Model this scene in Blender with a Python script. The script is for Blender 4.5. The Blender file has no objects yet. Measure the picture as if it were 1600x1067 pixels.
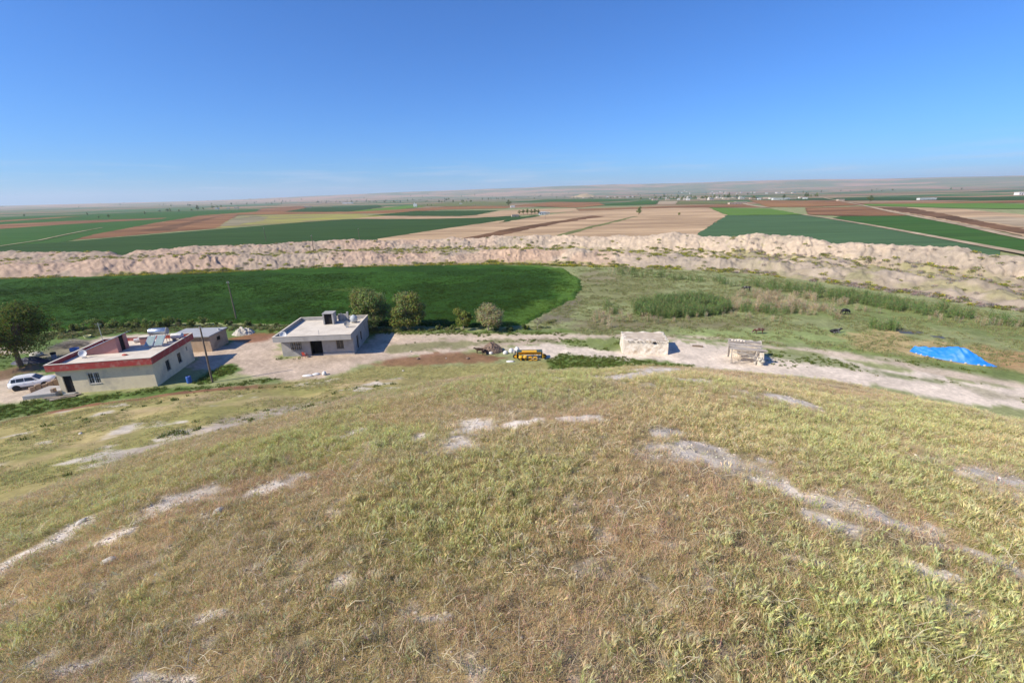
import bpy, bmesh, math, random
import numpy as np
from mathutils import Vector, Matrix, Euler
R = math.radians
random.seed(7)
rng = np.random.default_rng(11)
sc = bpy.context.scene
COL = sc.collection

# ------------------------------------------------------------------ camera
CAM_H = 22.0                      # eye height above the plain; the mound top is 2.2 m below it
F_PX = 711.0                      # focal length in pixels of a 1600 px wide frame (16 mm lens)
ROLL = math.atan(0.022)
PITCH = math.atan((533.5 - 306.0) * math.cos(ROLL) / F_PX)
cd = bpy.data.cameras.new('camera')
cd.sensor_fit = 'HORIZONTAL'; cd.sensor_width = 36.0
cd.lens = 36.0 * F_PX / 1600.0
cd.clip_start = 0.05; cd.clip_end = 60000.0
cam = bpy.data.objects.new('camera', cd); COL.objects.link(cam)
_fw = Vector((0, math.cos(PITCH), -math.sin(PITCH)))
_rt = Vector((1, 0, 0)); _up = _rt.cross(_fw)
_c, _s = math.cos(-ROLL), math.sin(-ROLL)
_r2 = _rt * _c + _up * _s; _u2 = -_rt * _s + _up * _c
cam.matrix_world = Matrix(((_r2.x, _u2.x, -_fw.x, 0), (_r2.y, _u2.y, -_fw.y, 0), (_r2.z, _u2.z, -_fw.z, CAM_H), (0, 0, 0, 1)))
sc.camera = cam

# ------------------------------------------------------------------ sky and sun
SUN_EL = R(39.0)
SUN_TO = Vector((-0.906 * math.cos(SUN_EL), -0.423 * math.cos(SUN_EL), math.sin(SUN_EL))).normalized()
world = bpy.data.worlds.new('World'); sc.world = world; world.use_nodes = True
wn = world.node_tree; wn.nodes.clear()
w_out = wn.nodes.new('ShaderNodeOutputWorld'); w_bg = wn.nodes.new('ShaderNodeBackground')
sky = wn.nodes.new('ShaderNodeTexSky'); sky.sky_type = 'NISHITA'; sky.sun_disc = False
sky.sun_elevation = SUN_EL
sky.sun_rotation = math.atan2(SUN_TO.x, SUN_TO.y)
sky.altitude = 400.0; sky.air_density = 1.0; sky.dust_density = 0.6; sky.ozone_density = 3.0
w_bg.inputs['Strength'].default_value = 0.081
tintn = wn.nodes.new('ShaderNodeMix'); tintn.data_type = 'RGBA'; tintn.blend_type = 'MULTIPLY'; tintn.inputs[0].default_value = 1.0
tintn.inputs[7].default_value = (.39, .85, 1.52, 1)        # white balance of the photograph
wn.links.new(sky.outputs[0], tintn.inputs[6])
# a few faint wisps of cloud low over the horizon, all the way round
w_tc = wn.nodes.new('ShaderNodeTexCoord'); w_mp = wn.nodes.new('ShaderNodeMapping'); w_mp.inputs['Scale'].default_value = (5, 5, 70)
w_n = wn.nodes.new('ShaderNodeTexNoise'); w_n.inputs['Scale'].default_value = 1.3; w_n.inputs['Detail'].default_value = 6
w_sx = wn.nodes.new('ShaderNodeSeparateXYZ'); wn.links.new(w_tc.outputs['Generated'], w_mp.inputs[0]); wn.links.new(w_mp.outputs[0], w_n.inputs['Vector']); wn.links.new(w_tc.outputs['Generated'], w_sx.inputs[0])
w_r = wn.nodes.new('ShaderNodeMapRange'); w_r.inputs[1].default_value = .52; w_r.inputs[2].default_value = .74; w_r.inputs[4].default_value = .42; wn.links.new(w_n.outputs[0], w_r.inputs[0])
w_e = wn.nodes.new('ShaderNodeMapRange'); w_e.inputs[1].default_value = .085; w_e.inputs[2].default_value = .03; wn.links.new(w_sx.outputs[2], w_e.inputs[0])
w_m = wn.nodes.new('ShaderNodeMath'); w_m.operation = 'MULTIPLY'; wn.links.new(w_r.outputs[0], w_m.inputs[0]); wn.links.new(w_e.outputs[0], w_m.inputs[1])
w_x = wn.nodes.new('ShaderNodeMix'); w_x.data_type = 'RGBA'; wn.links.new(w_m.outputs[0], w_x.inputs[0]); wn.links.new(tintn.outputs[2], w_x.inputs[6]); w_x.inputs[7].default_value = (6.5, 7.0, 8.6, 1)
wn.links.new(w_x.outputs[2], w_bg.inputs['Color']); wn.links.new(w_bg.outputs[0], w_out.inputs['Surface'])
sd = bpy.data.lights.new('sun', 'SUN'); sd.energy = 5.0; sd.angle = R(0.53); sd.color = (1.0, 0.90, 0.73)
sun = bpy.data.objects.new('sun', sd); COL.objects.link(sun)
sun.rotation_euler = (-SUN_TO).to_track_quat('-Z', 'Y').to_euler()
sun.location = (-60, -30, 80)
sc.view_settings.view_transform = 'Standard'; sc.view_settings.look = 'None'
sc.view_settings.exposure = 0.42; sc.view_settings.gamma = 1.0
sc.view_settings.use_curve_mapping = False
sc.render.engine = 'CYCLES'
sc.cycles.use_denoising = True
sc.cycles.max_bounces = 6; sc.cycles.diffuse_bounces = 3; sc.cycles.glossy_bounces = 2
sc.cycles.transmission_bounces = 4; sc.cycles.transparent_max_bounces = 8; sc.cycles.volume_bounces = 1

# ------------------------------------------------------------------ numeric helpers
def ray(u, v):
    x, y = u - 800.0, -(v - 533.5)
    c, s = math.cos(ROLL), math.sin(ROLL)
    x, y = c * x + s * y, -s * x + c * y
    cp, sp = math.cos(PITCH), math.sin(PITCH)
    return x, F_PX * cp + y * sp, -F_PX * sp + y * cp
def at(u, v, z=0.0):
    x, y, dz = ray(u, v)
    if dz > -1e-3: dz = -1e-3
    t = (z - CAM_H) / dz
    return x * t, y * t
def aztan(u, v):
    x, y, z = ray(u, v)
    return math.degrees(math.atan2(x, y)), -z / math.hypot(x, y)
def _h2(ix, iy, s):
    n = (ix.astype(np.int64) * 374761393 + iy.astype(np.int64) * 668265263 + s * 1442695041) & 0x7fffffff
    n = ((n ^ (n >> 13)) * 1274126177) & 0x7fffffff
    return ((n ^ (n >> 16)) & 0xffff) / 65535.0
def vnoise(x, y, s=0):
    x = np.asarray(x, float); y = np.asarray(y, float)
    ix = np.floor(x); iy = np.floor(y); fx = x - ix; fy = y - iy
    fx = fx * fx * (3 - 2 * fx); fy = fy * fy * (3 - 2 * fy)
    a = _h2(ix, iy, s); b = _h2(ix + 1, iy, s); c = _h2(ix, iy + 1, s); d = _h2(ix + 1, iy + 1, s)
    return (a * (1 - fx) + b * fx) * (1 - fy) + (c * (1 - fx) + d * fx) * fy
def fbm(x, y, s=0, o=4):
    t = 0; a = 0.5; n = 0
    for k in range(o):
        t = t + a * vnoise(x * 2 ** k + 17.3 * k, y * 2 ** k - 9.1 * k, s + k); n += a; a *= 0.5
    return t / n
def sstep(a, b, x):
    t = np.clip((x - a) / (b - a), 0, 1); return t * t * (3 - 2 * t)
def smax(a, b, k):
    h = np.clip(0.5 + 0.5 * (a - b) / k, 0, 1)
    return b * (1 - h) + a * h + k * h * (1 - h)
def lin(c):
    c = np.asarray(c, float) / 255.0
    return np.where(c <= 0.04045, c / 12.92, ((c + 0.055) / 1.055) ** 2.4)
def A(r, g, b, k=1.35):
    """base colour of a level surface that shows as this sRGB value in full sun"""
    return tuple(float(v) for v in lin((r, g, b)) / k)
def poly_sd(px, py, poly):
    """signed distance to a polygon (negative inside)"""
    d = np.full(px.shape, 1e12); ins = np.zeros(px.shape, bool)
    n = len(poly)
    for i in range(n):
        x0, y0 = poly[i]; x1, y1 = poly[(i + 1) % n]
        ex, ey = x1 - x0, y1 - y0
        t = np.clip(((px - x0) * ex + (py - y0) * ey) / (ex * ex + ey * ey + 1e-12), 0, 1)
        d = np.minimum(d, (px - x0 - t * ex) ** 2 + (py - y0 - t * ey) ** 2)
        c = (y0 > py) != (y1 > py)
        ins ^= c & (px < (x1 - x0) * (py - y0) / (y1 - y0 + 1e-12) + x0)
    d = np.sqrt(d)
    return np.where(ins, -d, d)
def line_d(px, py, pts):
    d = np.full(px.shape, 1e12)
    for (x0, y0), (x1, y1) in zip(pts[:-1], pts[1:]):
        ex, ey = x1 - x0, y1 - y0
        t = np.clip(((px - x0) * ex + (py - y0) * ey) / (ex * ex + ey * ey + 1e-12), 0, 1)
        d = np.minimum(d, (px - x0 - t * ex) ** 2 + (py - y0 - t * ey) ** 2)
    return np.sqrt(d)

# ------------------------------------------------------------------ terrain height
T_AZ = [-180, -60, -53, -26.5, 4, 37, 51, 60, 180]
T_TN = [.40, .441, .441, .433, .392, .352, .344, .342, .40]
RA_AZ = [-180, -70, -51, -40, -27, -15, -5, 4, 60, 180]
RA_R = [50, 72, 70.2, 65.5, 59.5, 57, 53, 50, 50, 50]
SKY_PX = [(-150, 325), (0, 322), (100, 319.5), (200, 317), (300, 314.5), (400, 311), (500, 306), (600, 302), (700, 298), (800, 294), (900, 291), (1000, 288), (1100, 285.5), (1200, 282.5), (1300, 281), (1400, 279), (1500, 276.5), (1600, 275), (1750, 272)]
_sk = [aztan(u, v) for u, v in SKY_PX]
SK_AZ = [a for a, t in _sk]; SK_T = [-t for a, t in _sk]
HILL_R = 9000.0
def mound_z(r, az):
    t = np.interp(az, T_AZ, T_TN); c = 2.2; a = 0.08
    b = (t - a) ** 2 / (4 * c); r1 = (t + .14 - a) / (2 * b)
    rr = np.minimum(r, r1)
    return CAM_H - (c + a * rr + b * rr * rr + (t + .14) * np.maximum(r - r1, 0))
def ground_z(x, y):
    x = np.asarray(x, float); y = np.asarray(y, float)
    r = np.hypot(x, y); az = np.degrees(np.arctan2(x, y))
    m = mound_z(r, az)
    m = m + (fbm(x * .45, y * .45, 3, 3) - .5) * .35 * sstep(1.5, 6, r) + (fbm(x * 1.6, y * 1.6, 5, 3) - .5) * .12 * sstep(1, 3, r)
    ra = np.interp(az, RA_AZ, RA_R) + (fbm(x * .2, y * .2, 9, 3) - .5) * 2.0
    ap = .205 * (ra - r) + .35 + (fbm(x * .12, y * .12, 21, 3) - .5) * .9 * sstep(0, 8, ra - r)
    ap = np.where(r < ra, ap, ap - (r - ra) * 1.2)
    z = smax(smax(m, ap, 1.2), np.zeros_like(r), .25) - .06
    pl = (fbm(x * .05, y * .05, 31, 3) - .5) * .10 + (fbm(x * .6, y * .6, 33, 2) - .5) * .06
    z = z + pl * sstep(45, 60, r) * (1 - sstep(400, 900, r))
    # far uplands
    e = np.interp(az, SK_AZ, SK_T)
    top = np.maximum(CAM_H + HILL_R * e, 4)
    k = sstep(3600, HILL_R, r)
    roll_ = (fbm(x / 900., y / 900., 41, 4) - .5) * 46 * sstep(3800, 6500, r) * np.clip(top / 160., 0.06, 1) * (1 - sstep(7800, HILL_R, r) * .75)
    return z + top * k ** 1.5 + roll_
def gz(x, y): return float(ground_z(np.array([x]), np.array([y]))[0])
def G(u, v):
    """world point where the sight line through a photo pixel meets the terrain"""
    x, y, dz = ray(u, v); n = math.hypot(x, y)
    r = np.concatenate([np.arange(.6, 40, .05), np.arange(40, 260, .2), np.arange(260, 4000, 4.)])
    zz = ground_z(r * x / n, r * y / n); ln = CAM_H + r * dz / n
    i = int(np.argmax(ln <= zz))
    if not (ln <= zz).any(): i = len(r) - 1
    return (r[i] * x / n, r[i] * y / n)
def W(pts, ground=False): return [G(*p) if ground else at(*p) for p in pts]

# ------------------------------------------------------------------ materials
MATS = {}
def _nd(nt, t, **kw):
    n = nt.nodes.new(t)
    for k, v in kw.items(): setattr(n, k, v)
    return n
def mat(name, c1, c2=None, scale=3.0, rough=.85, bump=0.0, bscale=None, c3=None, s3=.3, metal=0.0, coord='Object', spec=.3, detail=6.0, stretch=None, contrast=(.35, .65)):
    if name in MATS: return MATS[name]
    m = bpy.data.materials.new(name); m.use_nodes = True; nt = m.node_tree; nt.nodes.clear()
    out = _nd(nt, 'ShaderNodeOutputMaterial'); p = _nd(nt, 'ShaderNodeBsdfPrincipled')
    nt.links.new(p.outputs[0], out.inputs['Surface'])
    p.inputs['Roughness'].default_value = rough; p.inputs['Metallic'].default_value = metal
    p.inputs['Specular IOR Level'].default_value = spec
    tc = _nd(nt, 'ShaderNodeTexCoord'); vec = tc.outputs['Object']
    if coord == 'World':
        g = _nd(nt, 'ShaderNodeNewGeometry'); vec = g.outputs['Position']
    if stretch:
        mp = _nd(nt, 'ShaderNodeMapping'); mp.inputs['Scale'].default_value = stretch
        nt.links.new(vec, mp.inputs[0]); vec = mp.outputs[0]
    def noise(s, d=detail):
        n = _nd(nt, 'ShaderNodeTexNoise'); n.inputs['Scale'].default_value = s; n.inputs['Detail'].default_value = d
        n.inputs['Roughness'].default_value = .62
        nt.links.new(vec, n.inputs['Vector']); return n
    def mix(a, b, f, lo, hi):
        mr = _nd(nt, 'ShaderNodeMapRange'); mr.inputs[1].default_value = lo; mr.inputs[2].default_value = hi
        nt.links.new(f, mr.inputs[0])
        mx = _nd(nt, 'ShaderNodeMix', data_type='RGBA')
        nt.links.new(mr.outputs[0], mx.inputs[0])
        for sck, v in ((mx.inputs[6], a), (mx.inputs[7], b)):
            if isinstance(v, tuple): sck.default_value = (*v, 1)
            else: nt.links.new(v, sck)
        return mx.outputs[2]
    if c2 is None:
        c2 = tuple(v * .8 for v in c1)
    col = mix(c1, c2, noise(scale).outputs[0], *contrast)
    if c3 is not None:
        col = mix(col, c3, noise(s3, 5).outputs[0], .5, .72)
    nt.links.new(col, p.inputs['Base Color'])
    if bump:
        b = _nd(nt, 'ShaderNodeBump'); b.inputs['Strength'].default_value = bump; b.inputs['Distance'].default_value = .05
        nt.links.new(noise(bscale or scale * 3).outputs[0], b.inputs['Height']); nt.links.new(b.outputs[0], p.inputs['Normal'])
    MATS[name] = m; return m
def attr_mat(name, fine=6.0, amt=.25, bump=.6, bscale=9.0, bdist=.05, rough=.95, big=None, spec=.1):
    """surface whose base colour is the land cover stored on the mesh, broken up by procedural grain"""
    m = bpy.data.materials.new(name); m.use_nodes = True; nt = m.node_tree; nt.nodes.clear()
    out = _nd(nt, 'ShaderNodeOutputMaterial'); p = _nd(nt, 'ShaderNodeBsdfPrincipled'); nt.links.new(p.outputs[0], out.inputs['Surface'])
    p.inputs['Roughness'].default_value = rough; p.inputs['Specular IOR Level'].default_value = spec
    a = _nd(nt, 'ShaderNodeAttribute', attribute_name='Col'); g = _nd(nt, 'ShaderNodeNewGeometry')
    col = a.outputs['Color']
    for s, k in ((fine, amt), (fine * 5.3, amt * .8)) + (((big, amt * .7),) if big else ()):
        n = _nd(nt, 'ShaderNodeTexNoise'); n.inputs['Scale'].default_value = s; n.inputs['Detail'].default_value = 5
        nt.links.new(g.outputs['Position'], n.inputs['Vector'])
        mr = _nd(nt, 'ShaderNodeMapRange'); mr.inputs[1].default_value = .3; mr.inputs[2].default_value = .7
        mr.inputs[3].default_value = 1 - k; mr.inputs[4].default_value = 1 + k
        nt.links.new(n.outputs[0], mr.inputs[0])
        vm = _nd(nt, 'ShaderNodeVectorMath', operation='SCALE')
        nt.links.new(col, vm.inputs[0]); nt.links.new(mr.outputs[0], vm.inputs['Scale']); col = vm.outputs[0]
    nt.links.new(col, p.inputs['Base Color'])
    n = _nd(nt, 'ShaderNodeTexNoise'); n.inputs['Scale'].default_value = bscale; n.inputs['Detail'].default_value = 8; n.inputs['Roughness'].default_value = .65
    nt.links.new(g.outputs['Position'], n.inputs['Vector'])
    b = _nd(nt, 'ShaderNodeBump'); b.inputs['Strength'].default_value = bump; b.inputs['Distance'].default_value = bdist
    nt.links.new(n.outputs[0], b.inputs['Height']); nt.links.new(b.outputs[0], p.inputs['Normal'])
    return m
def leaf_mat(name, instancer=True, transl=.3):
    """plant matter: colour per face from the mesh, times a tint per plant"""
    m = bpy.data.materials.new(name); m.use_nodes = True; nt = m.node_tree; nt.nodes.clear()
    out = _nd(nt, 'ShaderNodeOutputMaterial')
    a = _nd(nt, 'ShaderNodeAttribute', attribute_name='Col'); col = a.outputs['Color']
    if instancer:
        t = _nd(nt, 'ShaderNodeAttribute', attribute_name='tint'); t.attribute_type = 'INSTANCER'
        vm = _nd(nt, 'ShaderNodeVectorMath', operation='MULTIPLY')
        nt.links.new(col, vm.inputs[0]); nt.links.new(t.outputs['Vector'], vm.inputs[1]); col = vm.outputs[0]
    d = _nd(nt, 'ShaderNodeBsdfDiffuse'); tr = _nd(nt, 'ShaderNodeBsdfTranslucent'); mx = _nd(nt, 'ShaderNodeMixShader')
    mx.inputs[0].default_value = transl
    nt.links.new(col, d.inputs['Color']); nt.links.new(col, tr.inputs['Color'])
    nt.links.new(d.outputs[0], mx.inputs[1]); nt.links.new(tr.outputs[0], mx.inputs[2]); nt.links.new(mx.outputs[0], out.inputs['Surface'])
    return m

# ------------------------------------------------------------------ object helpers
def tag(o, label=None, cat=None, group=None, kind=None):
    if label: o['label'] = label
    if cat: o['category'] = cat
    if group: o['group'] = group
    if kind: o['kind'] = kind
    return o
def thing(name, label, cat, loc=(0, 0, 0), rz=0.0, group=None):
    o = bpy.data.objects.new(name, None); COL.objects.link(o); o.empty_display_size = .3
    o.location = loc; o.rotation_euler = (0, 0, rz)
    return tag(o, label, cat, group)
class MB:
    def __init__(s): s.v = []; s.f = []; s.m = []; s.c = []
    def add(s, vs, fs, mi=0):
        b = len(s.v); s.v += [tuple(p) for p in vs]; s.f += [tuple(b + i for i in f) for f in fs]; s.m += [mi] * len(fs); return s
    def box(s, x0, x1, y0, y1, z0, z1, mi=0, M=None):
        vs = [(x, y, z) for z in (z0, z1) for y in (y0, y1) for x in (x0, x1)]
        if M is not None: vs = [tuple(M @ Vector(p)) for p in vs]
        return s.add(vs, [(0, 2, 3, 1), (4, 5, 7, 6), (0, 1, 5, 4), (2, 6, 7, 3), (0, 4, 6, 2), (1, 3, 7, 5)], mi)
    def tube(s, pts, rad, n=6, mi=0, cap=True):
        pts = [Vector(p) for p in pts]; rad = rad if isinstance(rad, (list, tuple)) else [rad] * len(pts)
        b = len(s.v); up = Vector((0, 0, 1)); ref = None
        for i, p in enumerate(pts):
            d = (pts[min(i + 1, len(pts) - 1)] - pts[max(i - 1, 0)]).normalized()
            if ref is None: ref = d.orthogonal().normalized()
            ref = (ref - d * ref.dot(d)).normalized(); o2 = d.cross(ref)
            for k in range(n):
                a = 2 * math.pi * k / n
                s.v.append(tuple(p + (ref * math.cos(a) + o2 * math.sin(a)) * rad[i]))
        for i in range(len(pts) - 1):
            for k in range(n):
                s.f.append((b + i * n + k, b + i * n + (k + 1) % n, b + (i + 1) * n + (k + 1) % n, b + (i + 1) * n + k)); s.m.append(mi)
        if cap:
            s.f.append(tuple(b + k for k in range(n))[::-1]); s.m.append(mi)
            e = b + (len(pts) - 1) * n; s.f.append(tuple(e + k for k in range(n))); s.m.append(mi)
        return s
    def prism(s, poly, z0, z1, mi=0):
        n = len(poly); vs = [(x, y, z0) for x, y in poly] + [(x, y, z1) for x, y in poly]
        fs = [tuple(range(n))[::-1], tuple(range(n, 2 * n))] + [(i, (i + 1) % n, n + (i + 1) % n, n + i) for i in range(n)]
        return s.add(vs, fs, mi)
    def lathe(s, prof, n=14, M=None, mi=0):
        b = len(s.v)
        for r_, z in prof:
            for k in range(n):
                a = 2 * math.pi * k / n; p = Vector((r_ * math.cos(a), r_ * math.sin(a), z))
                s.v.append(tuple(M @ p if M is not None else p))
        for i in range(len(prof) - 1):
            for k in range(n):
                s.f.append((b + i * n + k, b + i * n + (k + 1) % n, b + (i + 1) * n + (k + 1) % n, b + (i + 1) * n + k)); s.m.append(mi)
        return s
    def build(s, name, mats, parent=None, smooth=False, bevel=0.0, loc=None, rot=None):
        me = bpy.data.meshes.new(name); me.from_pydata(s.v, [], s.f)
        for m in (mats if isinstance(mats, (list, tuple)) else [mats]): me.materials.append(m)
        if any(s.m): me.polygons.foreach_set('material_index', s.m)
        if smooth: me.polygons.foreach_set('use_smooth', [True] * len(me.polygons))
        me.update()
        o = bpy.data.objects.new(name, me); COL.objects.link(o)
        if parent: o.parent = parent
        if loc: o.location = loc
        if rot: o.rotation_euler = rot
        if bevel:
            bv = o.modifiers.new('bevel', 'BEVEL'); bv.width = bevel; bv.segments = 2; bv.limit_method = 'ANGLE'
        return o
def np_mesh(name, V, Fq, mats=None, col=None, smooth=True):
    """mesh from numpy verts and quads/tris"""
    me = bpy.data.meshes.new(name); n = Fq.shape[1]
    me.vertices.add(len(V)); me.vertices.foreach_set('co', np.ascontiguousarray(V, dtype=np.float32).ravel())
    me.loops.add(Fq.size); me.loops.foreach_set('vertex_index', np.ascontiguousarray(Fq, dtype=np.int32).ravel())
    me.polygons.add(len(Fq)); me.polygons.foreach_set('loop_start', np.arange(0, Fq.size, n, dtype=np.int32))
    me.polygons.foreach_set('loop_total', np.full(len(Fq), n, dtype=np.int32))
    me.polygons.foreach_set('use_smooth', np.full(len(Fq), smooth))
    if mats: me.materials.append(mats)
    if col is not None:
        ca = me.color_attributes.new('Col', 'FLOAT_COLOR', 'POINT')
        ca.data.foreach_set('color', np.concatenate([col, np.ones((len(col), 1))], 1).astype(np.float32).ravel())
    me.update(); me.validate(); return me
def link(name, me, parent=None):
    o = bpy.data.objects.new(name, me); COL.objects.link(o)
    if parent: o.parent = parent
    return o
def grid_faces(nr, nc, wrap=False):
    i = np.arange(nr - 1)[:, None]; j = np.arange(nc if wrap else nc - 1)[None, :]
    a = i * nc + j; b = i * nc + (j + 1) % nc
    return np.stack([a, b, b + nc, a + nc], -1).reshape(-1, 4)
def lump(rx, ry, rz, seed=0, sub=2, amt=.25, flat=True, freq=1.6):
    """uneven stone / sack / heap, resting on z = 0"""
    bm = bmesh.new(); bmesh.ops.create_icosphere(bm, subdivisions=sub, radius=1)
    rr = random.Random(seed); ox, oy = rr.random() * 50, rr.random() * 50
    for v in bm.verts:
        n = float(fbm(np.array([v.co.x * freq + ox + v.co.z]), np.array([v.co.y * freq + oy - v.co.z * .7]), seed, 3)[0]) - .5
        v.co *= 1 + amt * 2 * n
        v.co.x *= rx; v.co.y *= ry; v.co.z *= rz
        if flat and v.co.z < -.35 * rz: v.co.z = -.35 * rz
        v.co.z += .35 * rz
    me = bpy.data.meshes.new('lump'); bm.to_mesh(me); bm.free()
    me.polygons.foreach_set('use_smooth', [True] * len(me.polygons)); return me
def put_lump(name, loc, size, m, seed, label=None, cat=None, group=None, rz=0, sub=2, amt=.25, parent=None, smooth=True):
    me = lump(*size, seed=seed, sub=sub, amt=amt); me.name = name; me.materials.append(m)
    if not smooth: me.polygons.foreach_set('use_smooth', [False] * len(me.polygons))
    o = link(name, me, parent); o.location = loc; o.rotation_euler = (0, 0, rz)
    if label: tag(o, label, cat, group)
    return o

# ------------------------------------------------------------------ scattered vegetation (uncountable stuff)
def template(name, verts, faces, cols, m):
    V = np.array(verts); me = bpy.data.meshes.new(name); me.from_pydata([tuple(v) for v in V], [], faces)
    ca = me.color_attributes.new('Col', 'FLOAT_COLOR', 'POINT')
    ca.data.foreach_set('color', np.concatenate([np.array(cols), np.ones((len(V), 1))], 1).astype(np.float32).ravel())
    me.materials.append(m); me.update()
    return bpy.data.objects.new(name, me)          # never linked: only used as an instance source
class Plant:
    def __init__(s): s.v = []; s.f = []; s.c = []
    def ribbon(s, pts, w, c, side=None, tip=.15, c2=None):
        """flat tapering blade through the points"""
        pts = [Vector(p) for p in pts]; d = pts[-1] - pts[0]
        if side is None: side = d.cross(Vector((random.uniform(-1, 1), random.uniform(-1, 1), .2)))
        side = side.normalized(); b = len(s.v); n = len(pts)
        for i, p in enumerate(pts):
            t = i / (n - 1); ww = w * (1 - (1 - tip) * t) * .5
            s.v += [tuple(p - side * ww), tuple(p + side * ww)]
            cc = c if c2 is None else tuple(a * (1 - t) + q * t for a, q in zip(c, c2))
            s.c += [cc, cc]
        for i in range(n - 1): s.f.append((b + 2 * i, b + 2 * i + 1, b + 2 * i + 3, b + 2 * i + 2))
    def diamond(s, p, d, L, w, c):
        d = Vector(d).normalized()
        for k in range(2):
            sd_ = d.orthogonal().normalized(); sd_ = (Matrix.Rotation(random.uniform(0, 3.1) if k == 0 else 1.57, 3, d) @ sd_)
            b = len(s.v); p = Vector(p)
            s.v += [tuple(p), tuple(p + d * L * .45 - sd_ * w), tuple(p + d * L), tuple(p + d * L * .45 + sd_ * w)]
            s.c += [c] * 4; s.f.append((b, b + 1, b + 2, b + 3))
    def card(s, p, sz, c, n=None):
        n = Vector(n or (random.gauss(0, 1), random.gauss(0, 1), random.gauss(0, 1))).normalized()
        a = n.orthogonal().normalized(); a = Matrix.Rotation(random.uniform(0, 6.28), 3, n) @ a; b_ = n.cross(a); p = Vector(p); b = len(s.v)
        s.v += [tuple(p - a * sz), tuple(p + b_ * sz * .55), tuple(p + a * sz), tuple(p - b_ * sz * .55)]
        s.c += [c] * 4; s.f.append((b, b + 1, b + 2, b + 3))
    def tmpl(s, name, m): return template(name, s.v, s.f, s.c, m)
def scatter(name, P, rot, scl, idx, tint, temps, label, cat):
    me = bpy.data.meshes.new(name); n = len(P)
    me.vertices.add(n); me.vertices.foreach_set('co', np.ascontiguousarray(P, dtype=np.float32).ravel())
    for nm, ty, key, dat in (('rot', 'FLOAT_VECTOR', 'vector', rot), ('scl', 'FLOAT_VECTOR', 'vector', scl), ('tint', 'FLOAT_VECTOR', 'vector', tint), ('idx', 'INT', 'value', idx)):
        a = me.attributes.new(nm, ty, 'POINT'); a.data.foreach_set(key, np.ascontiguousarray(dat, dtype=np.int32 if ty == 'INT' else np.float32).ravel())
    o = link(name, me); tag(o, label, cat, kind='stuff')
    ng = bpy.data.node_groups.new(name, 'GeometryNodeTree')
    ng.interface.new_socket('Geometry', in_out='INPUT', socket_type='NodeSocketGeometry')
    ng.interface.new_socket('Geometry', in_out='OUTPUT', socket_type='NodeSocketGeometry')
    gi = ng.nodes.new('NodeGroupInput'); go = ng.nodes.new('NodeGroupOutput'); jn = ng.nodes.new('GeometryNodeJoinGeometry')
    mp = ng.nodes.new('GeometryNodeMeshToPoints'); ng.links.new(gi.outputs[0], mp.inputs[0])
    def na(nm, t):
        q = ng.nodes.new('GeometryNodeInputNamedAttribute'); q.data_type = t; q.inputs['Name'].default_value = nm; return q.outputs['Attribute']
    ar, asx, ai = na('rot', 'FLOAT_VECTOR'), na('scl', 'FLOAT_VECTOR'), na('idx', 'INT')
    for k, t in enumerate(temps):
        cmp_ = ng.nodes.new('FunctionNodeCompare'); cmp_.data_type = 'INT'; cmp_.operation = 'EQUAL'
        ng.links.new(ai, cmp_.inputs[2]); cmp_.inputs[3].default_value = k
        oi = ng.nodes.new('GeometryNodeObjectInfo'); oi.inputs['Object'].default_value = t; oi.inputs['As Instance'].default_value = True
        ip = ng.nodes.new('GeometryNodeInstanceOnPoints')
        ng.links.new(mp.outputs[0], ip.inputs['Points']); ng.links.new(cmp_.outputs[0], ip.inputs['Selection'])
        ng.links.new(oi.outputs['Geometry'], ip.inputs['Instance']); ng.links.new(ar, ip.inputs['Rotation']); ng.links.new(asx, ip.inputs['Scale'])
        ng.links.new(ip.outputs[0], jn.inputs[0])
    ng.links.new(jn.outputs[0], go.inputs[0])
    md = o.modifiers.new('scatter', 'NODES'); md.node_group = ng
    return o

# ================================================================== SETTING
SAND = A(232, 216, 198); SAND2 = A(216, 198, 176); PASTURE = A(158, 162, 114); GREEN = A(92, 122, 58); DARKG = A(70, 98, 48)
RED = A(150, 112, 86); OCHRE = A(196, 170, 126); MUD = A(128, 118, 104); DRYG = A(160, 148, 106); SOIL = A(230, 218, 204)
APRON = A(184, 170, 112); APRON2 = A(198, 176, 132); LITTER = A(172, 150, 110)
# bare soil on the mound: trodden strips and patches (photo pixels -> points on the slope, width in metres)
BARE = [([(712, 692), (740, 664)], .3), ([(800, 664), (838, 656)], .15), ([(880, 655), (925, 655)], .12),
        ([(1060, 712), (1105, 716), (1140, 728)], .32), ([(1085, 700), (1115, 706)], .2), ([(1035, 676), (1045, 674)], .16), ([(1190, 718), (1195, 718)], .08),
        ([(1180, 750), (1240, 765)], .1), ([(1270, 778), (1320, 790), (1360, 800)], .14), ([(1290, 768), (1310, 775)], .08), ([(1385, 815), (1450, 835)], .1),
        ([(1470, 852), (1520, 865), (1600, 900)], .07), ([(1520, 735), (1560, 748), (1620, 765)], .3), ([(1270, 810), (1320, 830)], .1),
        ([(235, 800), (275, 785), (320, 768)], .17), ([(140, 855), (200, 830)], .08), ([(-20, 905), (50, 862), (130, 818)], .17), ([(400, 770), (470, 745)], .12),
        ([(320, 965), (350, 958)], .04), ([(520, 920), (535, 912)], .05), ([(560, 915), (580, 910)], .05), ([(385, 888), (410, 882)], .04),
        ([(540, 682), (560, 676)], .18), ([(650, 690), (660, 680)], .1), ([(1210, 620), (1260, 630)], .35), ([(960, 590), (1040, 578)], .5), ([(1050, 590), (1080, 596)], .3),
        ([(80, 1055), (150, 1040)], .05), ([(700, 965), (650, 975)], .025), ([(215, 1060), (300, 1067)], .03), ([(920, 820), (905, 825)], .05), ([(1400, 885), (1490, 905)], .06), ([(1230, 870), (1290, 885)], .05)]
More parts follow.
